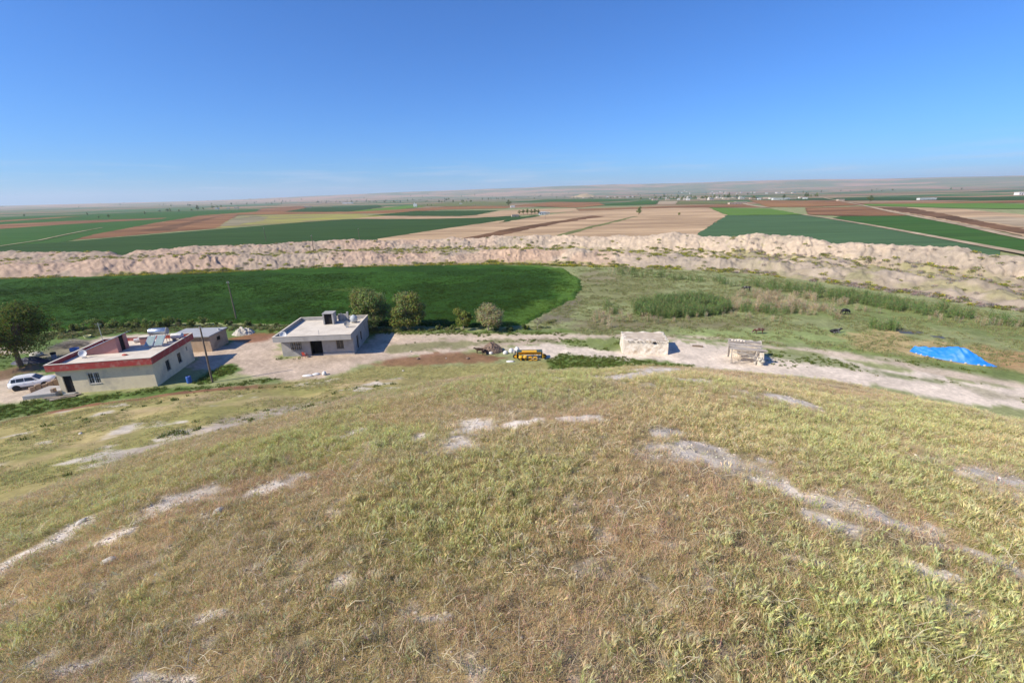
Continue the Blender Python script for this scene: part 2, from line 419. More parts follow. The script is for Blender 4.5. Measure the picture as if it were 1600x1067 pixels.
BARE_W = [(W(p, True), w) for p, w in BARE]
# greener stands of wild barley on the mound (photo pixel, radius in metres, strength)
LUSH = [((700, 780), 1.6, .9), ((640, 740), 1.3, .7), ((770, 870), .7, .8), ((850, 720), 1.6, .6), ((590, 680), 1.6, 1.0), ((470, 690), 2.2, .8), ((300, 730), 2.4, .8), ((100, 770), 2.4, .8),
        ((900, 590), 3.4, .8), ((650, 625), 2.6, .8), ((1150, 670), 2.2, .9), ((1350, 660), 3, .7), ((1550, 690), 3, .9), ((1250, 620), 3, .6), ((1560, 820), .9, .7), ((1250, 800), .6, .5),
        ((1400, 950), .75, 1.0), ((1250, 1000), .5, .9), ((1550, 980), .8, .9), ((1500, 1060), .6, .8), ((1150, 900), .45, .5), ((1000, 800), .8, .35), ((420, 800), .8, .6), ((230, 950), .35, .6), ((30, 1000), .4, .7), ((250, 1010), .3, .5), ((620, 900), .4, .5), ((820, 1010), .4, .35), ((1050, 1030), .4, .5)]
LUSH_W = [(G(*p), r_, s_) for p, r_, s_ in LUSH]
def bare_mask(x, y):
    wob = (fbm(x * 2.1, y * 2.1, 51, 3) - .5) + (fbm(x * 9, y * 9, 53, 3) - .5) * .9; m = np.zeros(np.shape(x))
    for pts, w in BARE_W:
        d = line_d(x, y, pts); m = np.maximum(m, 1 - sstep(w * .35, w * 1.6, d + wob * w * 2.0))
    small = sstep(.66, .76, fbm(x * 4.2 + 7, y * 4.2, 57, 4)) * .5
    return np.maximum(m, small)
def lush_mask(x, y):
    m = np.full(np.shape(x), .12)
    for (cx, cy), r_, s_ in LUSH_W:
        m = np.maximum(m, s_ * np.exp(-((x - cx) ** 2 + (y - cy) ** 2) / (r_ * r_)))
    n = fbm(x * .9, y * .9, 61, 4)
    return np.clip(m * 1.15 + (n - .5) * 1.5, 0, 1)

# ------------------------------------------------------------------ ground: one sheet from the mound top to the horizon
PAINT = []   # (polygon in photo pixels on the terrain, colour, edge softness m, wobble m, strength)
def paint(px, col, soft=1.0, wob=1.5, k=1.0, ground=False): PAINT.append((W(px, ground), col, soft, wob, k))
# marsh meadow and yards, far to near
paint([(880, 418), (1000, 418), (1200, 432), (1400, 462), (1640, 498), (1640, 560), (1400, 540), (1100, 527), (820, 520), (830, 505), (880, 470), (905, 440)], A(152, 158, 110), 2, 4)
paint([(1050, 498), (1300, 512), (1640, 560), (1640, 600), (1400, 556), (1050, 527)], A(156, 170, 110), 1.5, 3)
paint([(1100, 478), (1280, 498), (1400, 505), (1640, 535), (1640, 520), (1420, 480), (1300, 470)], A(128, 142, 86), 2, 3, .8)
paint([(845, 500), (880, 470), (905, 462), (905, 480), (890, 502), (870, 508)], MUD, 1.0, 2, .8)
paint([(900, 500), (1000, 500), (1180, 500), (1250, 515), (1050, 512), (900, 516)], A(134, 122, 98), 1.5, 3, .75)
paint([(905, 440), (960, 430), (1000, 436), (1060, 450), (960, 470), (920, 470)], A(132, 130, 88), 2, 3, .6)
paint([(900, 438), (925, 420), (960, 428), (975, 440), (930, 444)], A(150, 138, 112), 1, 2, .7)
paint([(1300, 524), (1400, 518), (1440, 530), (1560, 545), (1640, 560), (1640, 592), (1540, 575), (1420, 562), (1340, 546)], OCHRE, 1.2, 3, .85)
paint([(1540, 540), (1640, 556), (1640, 580), (1560, 572)], A(176, 142, 104), 1.0, 2, .8)
# ground in front of and around the houses
paint([(-60, 505), (200, 508), (420, 508), (600, 512), (880, 516), (880, 527), (600, 524), (430, 530), (320, 545), (-60, 640)], GREEN, 1.0, 2.0, .8)
paint([(420, 511), (700, 517), (880, 518), (1000, 522), (1000, 528), (640, 526), (420, 522)], A(122, 136, 74), .8, 1.5, .9)
paint([(300, 575), (296, 552), (345, 540), (390, 528), (440, 526), (440, 560), (580, 535), (590, 521), (700, 522), (800, 521), (900, 523), (960, 525), (990, 531), (960, 540), (890, 534), (800, 540), (740, 545), (690, 552), (620, 562), (570, 572), (505, 592), (440, 594), (400, 588), (372, 580)], A(208, 188, 168), .5, 1.6)
paint([(590, 520), (960, 522), (1100, 525), (1250, 537), (1400, 561), (1620, 602), (1620, 612), (1500, 592), (1400, 570), (1260, 548), (1100, 534), (960, 529), (590, 529)], SAND2, .5, 1.0)
paint([(780, 545), (850, 536), (960, 540), (1060, 530), (1130, 541), (1200, 548), (1300, 560), (1400, 578), (1500, 592), (1640, 610), (1640, 650), (1500, 625), (1400, 608), (1300, 594), (1200, 584), (1100, 576), (1000, 570), (930, 566), (850, 560)], SAND, .5, 1.8)
paint([(-60, 625), (-60, 598), (20, 590), (60, 584), (105, 585), (112, 612), (60, 618), (20, 630)], SAND2, .5, 1.0)
paint([(120, 540), (160, 525), (260, 520), (300, 530), (250, 545), (140, 560)], SAND2, .6, 1.0, .9)
paint([(60, 556), (110, 530), (150, 528), (110, 560), (75, 575)], A(150, 138, 124), .6, 1, .8)
paint([(-60, 545), (40, 540), (45, 550), (-60, 560)], SAND2, .5, .8)
paint([(-60, 590), (0, 578), (60, 565), (70, 572), (0, 596), (-60, 606)], A(140, 112, 92), .6, 1.2, .9)
# green verges and weeds within the yard
paint([(600, 541), (690, 532), (800, 530), (870, 529), (870, 534), (760, 537), (680, 546), (610, 552)], A(134, 136, 90), .6, 2.0, .8)
paint([(870, 530), (960, 527), (985, 534), (975, 552), (930, 546), (890, 541)], A(120, 138, 72), .6, 1.6, .9)
paint([(855, 562), (880, 552), (930, 556), (1000, 562), (1080, 571), (1080, 580), (850, 580)], A(104, 128, 58), .6, 1.6, .95)
paint([(1195, 545), (1260, 553), (1330, 568), (1420, 587), (1530, 602), (1520, 606), (1400, 590), (1300, 574), (1200, 556)], A(126, 140, 84), .5, 1.6, .8)
paint([(1050, 529), (1150, 536), (1300, 546), (1420, 562), (1600, 590), (1600, 582), (1420, 555), (1300, 540), (1050, 526)], A(118, 140, 74), .5, 1.2, .8)
paint([(1360, 558), (1450, 572), (1640, 602), (1640, 585), (1540, 578), (1430, 565)], A(124, 138, 84), .6, 1.5, .8)
paint([(1470, 594), (1530, 604), (1620, 622), (1640, 640), (1560, 625), (1500, 606)], A(150, 146, 108), .6, 1.5, .5)
paint([(300, 598), (330, 580), (362, 568), (372, 578), (350, 590), (320, 600)], A(96, 128, 54), .5, .8)
paint([(-60, 640), (40, 628), (100, 620), (180, 612), (250, 605), (330, 602), (430, 590), (440, 595), (330, 606), (200, 621), (80, 642), (-60, 664)], A(104, 128, 66), .5, 1.2)
paint([(560, 570), (620, 556), (700, 552), (760, 553), (800, 556), (760, 566), (690, 569), (620, 573)], RED, .6, 1.6, .9)
paint([(440, 597), (505, 592), (570, 572), (640, 573), (760, 567), (850, 565), (860, 590), (700, 600), (560, 610), (420, 612)], A(166, 158, 104), .6, 1.2, .95)
paint([(360, 528), (385, 521), (425, 521), (420, 532), (380, 536)], A(156, 110, 82), .5, 1.0, .9)
def ground_colour(x, y):
    r = np.hypot(x, y); az = np.degrees(np.arctan2(x, y)); n = x.size
    C = np.zeros((n, 3))
    def over(col, k): C[:] = C * (1 - k[:, None]) + np.asarray(col)[None, :] * k[:, None]
    C[:] = PASTURE
    n1 = fbm(x * .11, y * .11, 71, 4); n2 = fbm(x * .5, y * .5, 73, 4); n3 = fbm(x * 1.7, y * 1.7, 75, 3)
    near = r < 420; xs, ys = x[near], y[near]
    wobn = (fbm(xs * .33, ys * .33, 81, 4) - .5) * 2; patch = fbm(xs * .7, ys * .7, 83, 4)
    for poly, col, soft, wob, k in PAINT:
        d = poly_sd(xs, ys, poly) + wobn * wob + (patch - .5) * wob * 1.6
        kk = np.zeros(n); kk[near] = (1 - sstep(-soft, soft, d)) * k
        over(col, kk)
    ra = np.interp(az, RA_AZ, RA_R) + (fbm(x * .2, y * .2, 9, 3) - .5) * 2.0
    on = 1 - sstep(-.3, .6, r - ra)
    over(APRON, on); over(APRON2, on * sstep(.42, .62, n1)); over(A(166, 162, 98), on * sstep(.5, .66, fbm(x * .21 + 5, y * .21, 77, 4)) * .8)
    over(SOIL, on * sstep(.62, .72, fbm(x * .35, y * .35 + 3, 79, 4)) * .8)
    over(A(152, 112, 84), sstep(27, 33, -az) * (1 - sstep(.9, 2.4, np.abs(r - ra + 1.2))))
    pth = line_d(x, y, W([(250, 700), (310, 680), (390, 658), (470, 638), (530, 630)], True))
    over(A(206, 190, 172), (1 - sstep(1.2, 3.0, pth + (n2 - .5) * 3.5)) * on)
    pth = line_d(x, y, W([(520, 634), (600, 612), (650, 612)], True)); over(A(180, 164, 146), (1 - sstep(.3, 1.2, pth + (n2 - .5) * 3)) * on * .8)
    # the mound: dry litter between the plants, bare soil patches
    md = 1 - sstep(20, 27, r)
    over(LITTER, md); over(A(150, 146, 92), md * lush_mask(x, y) * .7)
    over(SOIL, md * np.where(r < 30, bare_mask(x, y), 0)); over(A(150, 138, 122), md * sstep(.6, .75, fbm(x * 3, y * 3, 87, 3)) * .5)
    C *= (1 + (n2 - .5) * .45 + (n3 - .5) * .3)[:, None]
    # open plain and uplands: patchwork too far off to build field by field
    far = sstep(700, 1000, r)
    ca, sa = math.cos(.25), math.sin(.25); px_, py_ = x * ca + y * sa, -x * sa + y * ca
    wy = py_ + (vnoise(px_ / 900., py_ / 900., 92) - .5) * 300
    cw = 75 + 130 * sstep(1800, 4500, r)
    cw = np.where(r < 1700, 75., np.where(r < 3000, 120., 190.)); cell = _h2(np.floor(px_ / 380 + _h2(np.floor(wy / cw), np.floor(wy / cw) * 0, 5) * 3), np.floor(wy / cw), 90)
    pal = np.array([A(146, 134, 104), A(172, 134, 108), A(84, 116, 70), A(160, 130, 104), A(104, 128, 82), A(168, 146, 114), A(76, 104, 62), A(136, 130, 94), A(92, 116, 72)])
    fc = pal[np.clip((cell * len(pal)).astype(int), 0, len(pal) - 1)]
    C[:] = C * (1 - far[:, None]) + fc * far[:, None]
    up = sstep(4200, 6200, r)[:, None] * .75
    nh = fbm(x / 500., y / 500., 95, 4)[:, None]
    hill = np.asarray(A(206, 168, 142)) * (1 - sstep(.4, .62, nh)) + np.asarray(A(140, 146, 112)) * sstep(.4, .62, nh)
    C[:] = C * (1 - up) + hill * up
    return np.clip(C, .004, .8)
azs = np.concatenate([np.arange(-180, -62, 3.0), np.arange(-62, 62.01, .25), np.arange(65, 179, 3.0)])
rs = [.0]; q = .35
while q < 260: rs.append(q); q *= 1.0125
while q < 6500: rs.append(q); q *= 1.013
while q < 13500: rs.append(q); q *= 1.03
rs = np.array(rs + [13500.])
RR, AZ = np.meshgrid(rs, np.radians(azs), indexing='ij')
gx, gy = (RR * np.sin(AZ)).ravel(), (RR * np.cos(AZ)).ravel()
GV = np.stack([gx, gy, ground_z(gx, gy)], 1)
GM = attr_mat('ground_cover', fine=2.2, amt=.16, bump=.55, bscale=5.0, bdist=.06, big=.35)
ground = link('ground', np_mesh('ground', GV, grid_faces(len(rs), len(azs), True)[:, ::-1], GM, ground_colour(gx, gy)))
tag(ground, 'grassy mound in the foreground and the plain running out to low hills', 'ground', kind='structure')

# ------------------------------------------------------------------ fields beyond the spoil banks
FIELD_N = [0]
def field_mat(name, c1, c2, rows=0.0, s=.02, rowamt=.22, fine=.16):
    m = bpy.data.materials.new(name); m.use_nodes = True; nt = m.node_tree; nt.nodes.clear()
    out = _nd(nt, 'ShaderNodeOutputMaterial'); p = _nd(nt, 'ShaderNodeBsdfPrincipled'); nt.links.new(p.outputs[0], out.inputs['Surface'])
    p.inputs['Roughness'].default_value = .95; p.inputs['Specular IOR Level'].default_value = .05
    g = _nd(nt, 'ShaderNodeNewGeometry'); n = _nd(nt, 'ShaderNodeTexNoise'); n.inputs['Scale'].default_value = s; n.inputs['Detail'].default_value = 7; n.inputs['Roughness'].default_value = .68
    mp = _nd(nt, 'ShaderNodeMapping'); mp.inputs['Scale'].default_value = (.35, 1, 1); mp.inputs['Rotation'].default_value = (0, 0, rows)
    nt.links.new(g.outputs['Position'], mp.inputs[0]); nt.links.new(mp.outputs[0], n.inputs['Vector'])
    mr = _nd(nt, 'ShaderNodeMapRange'); mr.inputs[1].default_value = .38; mr.inputs[2].default_value = .62; mr.inputs[3].default_value = -.4; mr.inputs[4].default_value = 1.4; mr.clamp = False
    nt.links.new(n.outputs[0], mr.inputs[0]); mx = _nd(nt, 'ShaderNodeMix', data_type='RGBA'); nt.links.new(mr.outputs[0], mx.inputs[0])
    mx.inputs[6].default_value = (*[min(1, v * 1.06) for v in c1], 1); mx.inputs[7].default_value = (*[v * .86 for v in c2], 1)
    f = _nd(nt, 'ShaderNodeTexNoise'); f.inputs['Scale'].default_value = fine; f.inputs['Detail'].default_value = 4
    mp2 = _nd(nt, 'ShaderNodeMapping'); mp2.inputs['Scale'].default_value = (.06, 1, 1); mp2.inputs['Rotation'].default_value = (0, 0, rows)
    nt.links.new(g.outputs['Position'], mp2.inputs[0]); nt.links.new(mp2.outputs[0], f.inputs['Vector'])
    r2 = _nd(nt, 'ShaderNodeMapRange'); r2.inputs[1].default_value = .3; r2.inputs[2].default_value = .7; r2.inputs[3].default_value = 1 - rowamt; r2.inputs[4].default_value = 1 + rowamt
    nt.links.new(f.outputs[0], r2.inputs[0]); vm = _nd(nt, 'ShaderNodeVectorMath', operation='SCALE')
    nt.links.new(mx.outputs[2], vm.inputs[0]); nt.links.new(r2.outputs[0], vm.inputs['Scale']); nt.links.new(vm.outputs[0], p.inputs['Base Color'])
    return m
FM = dict(
    dkgreen=field_mat('wheat_dark', A(62, 88, 46), A(72, 100, 52), .2), green=field_mat('wheat_mid', A(68, 104, 46), A(80, 116, 54), .1),
    bright=field_mat('young_crop', A(104, 140, 58), A(116, 148, 70), .3), blueg=field_mat('wheat_bluish', A(84, 112, 76), A(94, 124, 84), 1.2),
    tan=field_mat('ploughed_tan', A(208, 178, 142), A(194, 164, 130), .5), brown=field_mat('ploughed_brown', A(160, 120, 86), A(144, 106, 76), .4),
    dark=field_mat('ploughed_dark', A(132, 100, 74), A(118, 90, 66), .4), red=field_mat('ploughed_red', A(166, 124, 84), A(150, 110, 76), .1),
    yellow=field_mat('mustard', A(172, 170, 84), A(164, 152, 112), .2, s=.03), grey=field_mat('fallow_grey', A(158, 148, 120), A(142, 136, 104), .2),
    pale=field_mat('fallow_pale', A(196, 176, 148), A(184, 164, 136), .2), olive=field_mat('fallow_olive', A(120, 128, 78), A(132, 132, 86), .2))
FNAME = dict(dkgreen='green_field', green='green_field', bright='green_field', blueg='green_field', tan='ploughed_field', brown='ploughed_field', dark='ploughed_field', red='ploughed_field', yellow='mustard_field', grey='fallow_field', pale='fallow_field', olive='fallow_field')
def field(px, kind, label):
    FIELD_N[0] += 1; z = .05 + .012 * FIELD_N[0]
    mb = MB(); pts = W(px); n = len(pts)
    # soften the outline: subdivide the edges and let them wander a little
    out = []
    for i in range(n):
        x0, y0 = pts[i]; x1, y1 = pts[(i + 1) % n]; L = math.hypot(x1 - x0, y1 - y0); k = max(2, min(90, int(L / 7)))
        for j in range(k):
            t = j / k; w = .0055 * math.hypot(x0, y0) * (0 if j == 0 else 1)
            out.append((x0 + (x1 - x0) * t + random.uniform(-w, w) * .5, y0 + (y1 - y0) * t + random.uniform(-w, w)))
    bm = bmesh.new(); vs = [bm.verts.new((x, y, z)) for x, y in out]
    f = bm.faces.new(vs); f.normal_update()
    if f.normal.z < 0: f.normal_flip()
    bmesh.ops.triangulate(bm, faces=[f])
    me = bpy.data.meshes.new(FNAME[kind]); bm.to_mesh(me); bm.free(); me.materials.append(FM[kind])
    tag(link(FNAME[kind], me), label, 'field', kind='structure')
field([(-140, 412), (-140, 345), (60, 338), (250, 331), (400, 327), (420, 331), (310, 338), (240, 349), (112, 376), (-60, 410)], 'green', 'green crop land on the far left of the plain')
field([(-140, 374), (0, 358), (100, 351), (250, 342.5), (262, 340.5), (110, 345.5), (0, 351), (-140, 362)], 'brown', 'thin brown strip between green crops at far left')
field([(-140, 352), (0, 345), (100, 339), (130, 338), (60, 343), (0, 347), (-140, 356)], 'red', 'reddish bare strip near the left edge of the plain')
field([(-140, 398), (0, 386), (100, 378), (345, 358), (470, 348), (545, 343), (660, 342.5), (740, 341), (812, 337), (815, 341), (700, 357), (590, 374), (590, 402), (-140, 420)], 'dkgreen', 'broad dark green wheat field just behind the left spoil bank')
field([(112, 375.5), (150, 366), (240, 349), (310, 338), (372, 335.5), (345, 357), (280, 361.5), (180, 370.5)], 'brown', 'ploughed brown wedge tapering to the left')
field([(215, 361), (280, 350), (330, 340), (350, 337), (300, 350), (265, 361)], 'dark', 'darker furrowed stripe inside the ploughed wedge')
field([(338, 357), (362, 342), (400, 337), (470, 335), (545, 334), (605, 338), (545, 342.5), (400, 352.5)], 'yellow', 'yellow flowering mustard field left of centre')
field([(345, 353), (362, 342), (398, 338), (420, 339), (410, 345), (370, 352)], 'grey', 'greyish bare end of the mustard field')
field([(300, 338), (400, 331), (540, 331.5), (645, 326), (700, 323), (800, 322), (790, 326), (690, 328), (600, 334), (500, 334.5), (372, 336)], 'red', 'long red brown ploughed band left of centre')
field([(445, 331.5), (480, 325), (590, 321.5), (600, 324), (545, 331)], 'dkgreen', 'small dark green field near the grey farm building')
field([(545, 331), (600, 325), (645, 320.5), (665, 323), (620, 328)], 'bright', 'bright green young crop beside the white farmhouse')
field([(400, 332), (410, 326), (470, 322), (480, 325), (445, 331)], 'brown', 'small brown plot left of the dark green one')
field([(574, 337.5), (650, 330), (780, 329), (745, 336), (720, 338)], 'dkgreen', 'flat green plot in the middle of tan land')
field([(548, 342.5), (600, 338), (720, 338.2), (745, 336.5), (785, 329), (900, 326), (905, 330), (812, 337), (740, 341), (660, 342.3)], 'tan', 'pinkish tan stubble round the flat green plot')
field([(590, 402), (590, 374), (700, 357), (815, 341), (905, 330), (1050, 325), (1110, 325), (1136, 337), (1090, 366), (1090, 402)], 'tan', 'large tan ploughed field behind the central spoil bank')
field([(700, 378), (745, 369), (800, 357), (925, 337.5), (945, 338.5), (870, 350), (790, 367), (745, 380)], 'dark', 'dark brown furrowed band across the tan field')
field([(864, 370), (900, 360), (990, 338.5), (996, 338.5), (910, 361), (880, 370)], 'olive', 'thin grassy boundary line across the tan field')
field([(780, 349), (800, 341), (835, 337), (845, 338), (820, 342)], 'dkgreen', 'little green plot by the white farmstead')
field([(1088, 408), (1090, 366), (1136, 337), (1252, 336.5), (1300, 342), (1420, 363), (1562, 391), (1562, 408)], 'blueg', 'large bluish green wheat field behind the right spoil bank')
field([(1108, 325), (1205, 326.5), (1254, 336), (1136, 337)], 'bright', 'lighter green crop behind the bluish green field')
field([(1300, 341), (1315, 338.5), (1420, 338), (1505, 353), (1640, 381), (1640, 410), (1575, 394)], 'green', 'green crop between the two pale tracks on the right')
field([(1258, 325), (1350, 323), (1425, 337.5), (1315, 338), (1262, 336)], 'brown', 'brown ploughed field right of the village track')
field([(1352, 322.5), (1500, 327), (1640, 340), (1640, 378), (1500, 350), (1428, 336.5)], 'tan', 'tan land along the right hand track')
field([(1362, 324), (1420, 325), (1500, 340), (1640, 366), (1640, 376), (1510, 350), (1440, 337)], 'dark', 'dark ploughed belt beside the right hand track')
field([(1500, 341), (1560, 339), (1640, 344), (1640, 362)], 'pale', 'pale fallow land at the far right')
field([(1170, 313), (1320, 314.5), (1352, 321), (1260, 324), (1200, 324)], 'red', 'red ploughed field in front of the village')
field([(900, 327), (1050, 322.5), (1165, 319), (1205, 324.5), (1110, 324.8), (1050, 324.8), (905, 329.8)], 'brown', 'brown strip behind the tan field')
field([(1350, 319.5), (1500, 317), (1640, 320), (1640, 328), (1500, 326), (1355, 322)], 'bright', 'light green strip at the right of the plain')
field([(1330, 318.5), (1640, 313), (1640, 317), (1350, 319.5)], 'red', 'thin red strip right of the village')
field([(1220, 312), (1310, 309.5), (1640, 308), (1640, 312.5), (1320, 314)], 'dkgreen', 'dark green strip beyond the red fields')
field([(940, 321), (1000, 314), (1030, 313.5), (1025, 320)], 'green', 'green plot before the village at its left end')
field([(1026, 320), (1030, 315), (1060, 315), (1056, 320)], 'pale', 'small pale plot before the village')
field([(1056, 320), (1060, 315), (1150, 315), (1165, 318.5)], 'olive', 'olive green plot before the village')
field([(800, 322), (860, 316), (935, 316.5), (945, 321), (900, 325)], 'red', 'reddish field left of the village plots')
field([(800, 317), (850, 312), (940, 311), (1000, 313), (935, 316), (860, 315.5)], 'green', 'green land beneath the little bare hill')
field([(640, 322), (720, 315), (800, 316), (795, 321), (700, 323)], 'olive', 'olive land behind the white farmhouse')
# far field tracks
def track(px, w, name, label):
    pts = W(px); mb = MB(); FIELD_N[0] += 1; z = .07 + .012 * FIELD_N[0]; L = []; Rr = []
    for i, (x, y) in enumerate(pts):
        x0, y0 = pts[max(i - 1, 0)]; x1, y1 = pts[min(i + 1, len(pts) - 1)]; d = Vector((x1 - x0, y1 - y0)).normalized(); nrm = Vector((-d.y, d.x))
        ww = w * random.uniform(.85, 1.15) * .5; L.append((x + nrm.x * ww, y + nrm.y * ww, z)); Rr.append((x - nrm.x * ww, y - nrm.y * ww, z))
    n = len(pts); mb.add(Rr + L, [(i, i + 1, n + i + 1, n + i) for i in range(n - 1)])
    tag(mb.build(name, FM['pale']), label, 'track', kind='structure')
track([(1254, 336), (1300, 343), (1360, 353), (1420, 364), (1500, 379), (1585, 395), (1640, 405)], 4.5, 'dirt_track', 'pale dirt track between the bluish and bright green fields')
track([(1262, 303), (1290, 310), (1330, 318), (1350, 322), (1390, 331), (1425, 338), (1505, 353), (1570, 368), (1640, 382)], 5, 'dirt_track', 'pale dirt track running from the red fields to the right edge')
track([(1160, 318), (1172, 321), (1198, 325)], 9, 'dirt_track', 'short pale track at the right end of the village')
track([(-60, 391), (0, 386), (60, 377), (110, 366), (160, 356.5)], 1.8, 'dirt_track', 'faint grassy track curving through the left green field')

# ------------------------------------------------------------------ spoil banks
BU = [-160, 0, 200, 400, 600, 800, 1000, 1200, 1400, 1600, 1760]
B_FOOT = [443, 437, 431, 423, 417, 412, 418, 428, 455, 485, 512]
B_C1 = [417, 412, 406, 399, 396, 391, 398, 406, 430, 458, 482]
B_TR = [411, 407, 403, 396, 390, 387, 393, 399, 416, 436, 454]
B_C2 = [394, 393, 393, 381, 374, 369, 366, 370, 380, 396, 412]
def _tab(ys): q = [aztan(u, v) for u, v in zip(BU, ys)]; return [a for a, t in q], [t for a, t in q]
TF, T1, TT, T2 = _tab(B_FOOT), _tab(B_C1), _tab(B_TR), _tab(B_C2)
baz = np.arange(-60, 60.01, .09)
rf = (CAM_H - .1) / np.interp(baz, *TF)
rc1 = rf + 11; z1 = np.maximum(CAM_H - np.interp(baz, *T1) * rc1, .8)
zt = np.full_like(baz, 1.3); rt = np.maximum((CAM_H - zt) / np.interp(baz, *TT), rc1 + 9)
rc2 = rt + 12; z2 = np.maximum(CAM_H - np.interp(baz, *T2) * rc2, 2.0)
arc = np.radians(baz) * 190
z1 = z1 * (1 + (fbm(arc * .045, arc * 0, 101, 4) - .5) * .8)
z2 = z2 * (1 + (fbm(arc * .05, arc * 0 + 5, 103, 5) - .5) * .5)
gap = np.exp(-((baz - aztan(190, 395)[0]) / .6) ** 2); z2 = z2 * (1 - .45 * gap)
prof = []   # rows: (r, z) arrays
NS = 22
def seg(ra_, za, rb_, zb, n, ease):
    for k in range(n):
        t = k / n; e = t ** ease if ease > 0 else 1 - (1 - t) ** (-ease)
        prof.append((ra_ + (rb_ - ra_) * t, za + (zb - za) * e))
seg(rf - 2.5, np.full_like(baz, -.25), rf, np.full_like(baz, .05), 4, 1)
seg(rf, np.full_like(baz, .05), rc1, z1, NS, -1.3)
seg(rc1, z1, rc1 + 4, z1 * .92, 5, 1)
seg(rc1 + 4, z1 * .92, rt, zt, 14, -1.5)
seg(rt, zt, rc2, z2, NS, -1.35)
seg(rc2, z2, rc2 + 3, z2 * .95, 4, 1)
seg(rc2 + 3, z2 * .95, rc2 + 16, np.full_like(baz, -.4), 12, 1)
PR = np.array([p[0] for p in prof]); PZ = np.array([p[1] for p in prof])
azr = np.radians(baz)[None, :]; wob = (fbm(np.repeat(arc[None, :], len(prof), 0) * .12, PR * .1, 111, 4) - .5) * 5
PR2 = PR + wob
bx, by = PR2 * np.sin(azr), PR2 * np.cos(azr)
sl = np.gradient(PZ, axis=0); face = np.clip(np.abs(sl) * 4, 0, 1) * np.clip(PZ / 2, 0, 1)
arcg = np.repeat(arc[None, :], len(prof), 0)
gully = fbm(arcg * .55 + fbm(arcg * .3, PR * .3, 117, 2) * 1.5, PR * .05, 113, 4)
ridge = np.abs(gully - .5) * 2
PZ2 = PZ + face * (ridge - .35) * (.4 + 1.0 * sstep(.4, .6, fbm(arcg * .03, PR * .01, 137, 3))) + (fbm(bx * .3, by * .3, 119, 5) - .5) * 1.5 * np.clip(PZ / 2, 0, 1) + (fbm(bx * 1.1, by * 1.1, 120, 3) - .5) * .7 * np.clip(PZ / 2, 0, 1) + (fbm(bx * .08, by * .08, 121, 3) - .5) * 1.6 * np.clip(PZ / 2, 0, 1) + np.where(np.arange(len(prof))[:, None] < 46, 1, 0) * sstep(14, 26, baz)[None, :] * (np.abs(fbm(bx * .11, by * .11, 139, 3) - .5) * 2 - .25) * 3.2 * np.clip(PZ / 1.2, 0, 1)
# colours of the spoil: pinkish clay, grey marl, paler and cleaner to the right
bxf, byf = bx.ravel(), by.ravel(); bazf = np.repeat(baz[None, :], len(prof), 0).ravel(); rowt = np.repeat(np.arange(len(prof))[:, None], len(baz), 1).ravel(); szf = PZ2.ravel()
def mixc(a, b, k): return np.asarray(a) * (1 - k[:, None]) + np.asarray(b) * k[:, None]
nb = fbm(bxf * .09, byf * .09, 123, 4); nb2 = fbm(bxf * .6, byf * .6, 125, 4)
BC = mixc(A(212, 184, 162), A(232, 210, 184), sstep(-30, 15, bazf + (nb - .5) * 40))
BC = BC * (1 - (sstep(.5, .62, nb) * .6)[:, None]) + np.asarray(A(190, 176, 158)) * (sstep(.5, .62, nb) * .6)[:, None]
pk = .7 * np.exp(-((bazf - aztan(830, 400)[0]) / 14) ** 2) * (rowt < 30) * sstep(.4, .5, fbm(bxf * .05, byf * .05 + 9, 127, 3) + .05)
BC = BC * (1 - .75 * pk[:, None]) + np.asarray(A(220, 180, 150)) * .75 * pk[:, None]
gm = sstep(12, 18, bazf) * (rowt < 32); BC = BC * (1 - .6 * gm[:, None]) + np.asarray(A(192, 178, 160)) * .6 * gm[:, None]
foot_row = (rowt < 9) * sstep(.42, .55, nb2); veg = np.clip(foot_row + ((rowt > 30) & (rowt < 49)) * sstep(.45, .56, fbm(bxf * .15, byf * .15, 129, 4)) + sstep(.66, .74, nb2) * .6 * sstep(10, 30, bazf), 0, 1)
right_veg = sstep(24, 34, bazf) * (rowt < 44) * sstep(.42, .54, fbm(bxf * .12 + 3, byf * .12, 131, 4)); veg = np.clip(veg + right_veg * .8, 0, 1)
vc = mixc(A(158, 160, 84), A(178, 164, 136), sstep(.4, .6, fbm(bxf * .2, byf * .2, 133, 3)))
BC = BC * (1 - .55 * veg[:, None]) + vc * .55 * veg[:, None]
BC *= .80 * (1 + (nb2 - .5) * .45)[:, None]
BM_ = attr_mat('spoil_clay', fine=.8, amt=.12, bump=.5, bscale=1.6, bdist=.25)
bank = link('spoil_bank', np_mesh('spoil_bank', np.stack([bxf, byf, szf], 1), grid_faces(len(prof), len(baz))[:, ::-1], BM_, BC))
tag(bank, 'long double ridge of eroded pinkish spoil across the plain', 'bank', kind='structure')

# ------------------------------------------------------------------ wheat crop in the near field
WPX = [(-160, 452), (0, 438), (150, 434), (300, 430), (420, 424), (500, 419), (620, 417.5), (750, 415.5), (840, 416), (880, 421), (905, 438), (908, 452), (895, 466), (862, 484), (838, 497), (815, 508), (760, 511), (690, 510), (600, 508), (500, 507), (400, 505), (300, 503), (190, 506), (90, 515), (0, 524), (-160, 535)]
WP = W(WPX)
wx = np.arange(-190, 30, .62); wy_ = np.arange(70, 168, .62)
XX, YY = np.meshgrid(wx, wy_); xf, yf = XX.ravel(), YY.ravel()
sdw = poly_sd(xf, yf, WP) + (fbm(xf * .5, yf * .5, 141, 3) - .5) * 1.6
wz = np.where(sdw < 0, .42, -.3) * sstep(-.1, .9, -sdw + .5) + (fbm(xf * .9, yf * .9, 143, 3) - .5) * .22 + (fbm(xf * .1, yf * .1, 145, 3) - .5) * .18
wz = np.where(sdw > .4, -.4, wz)
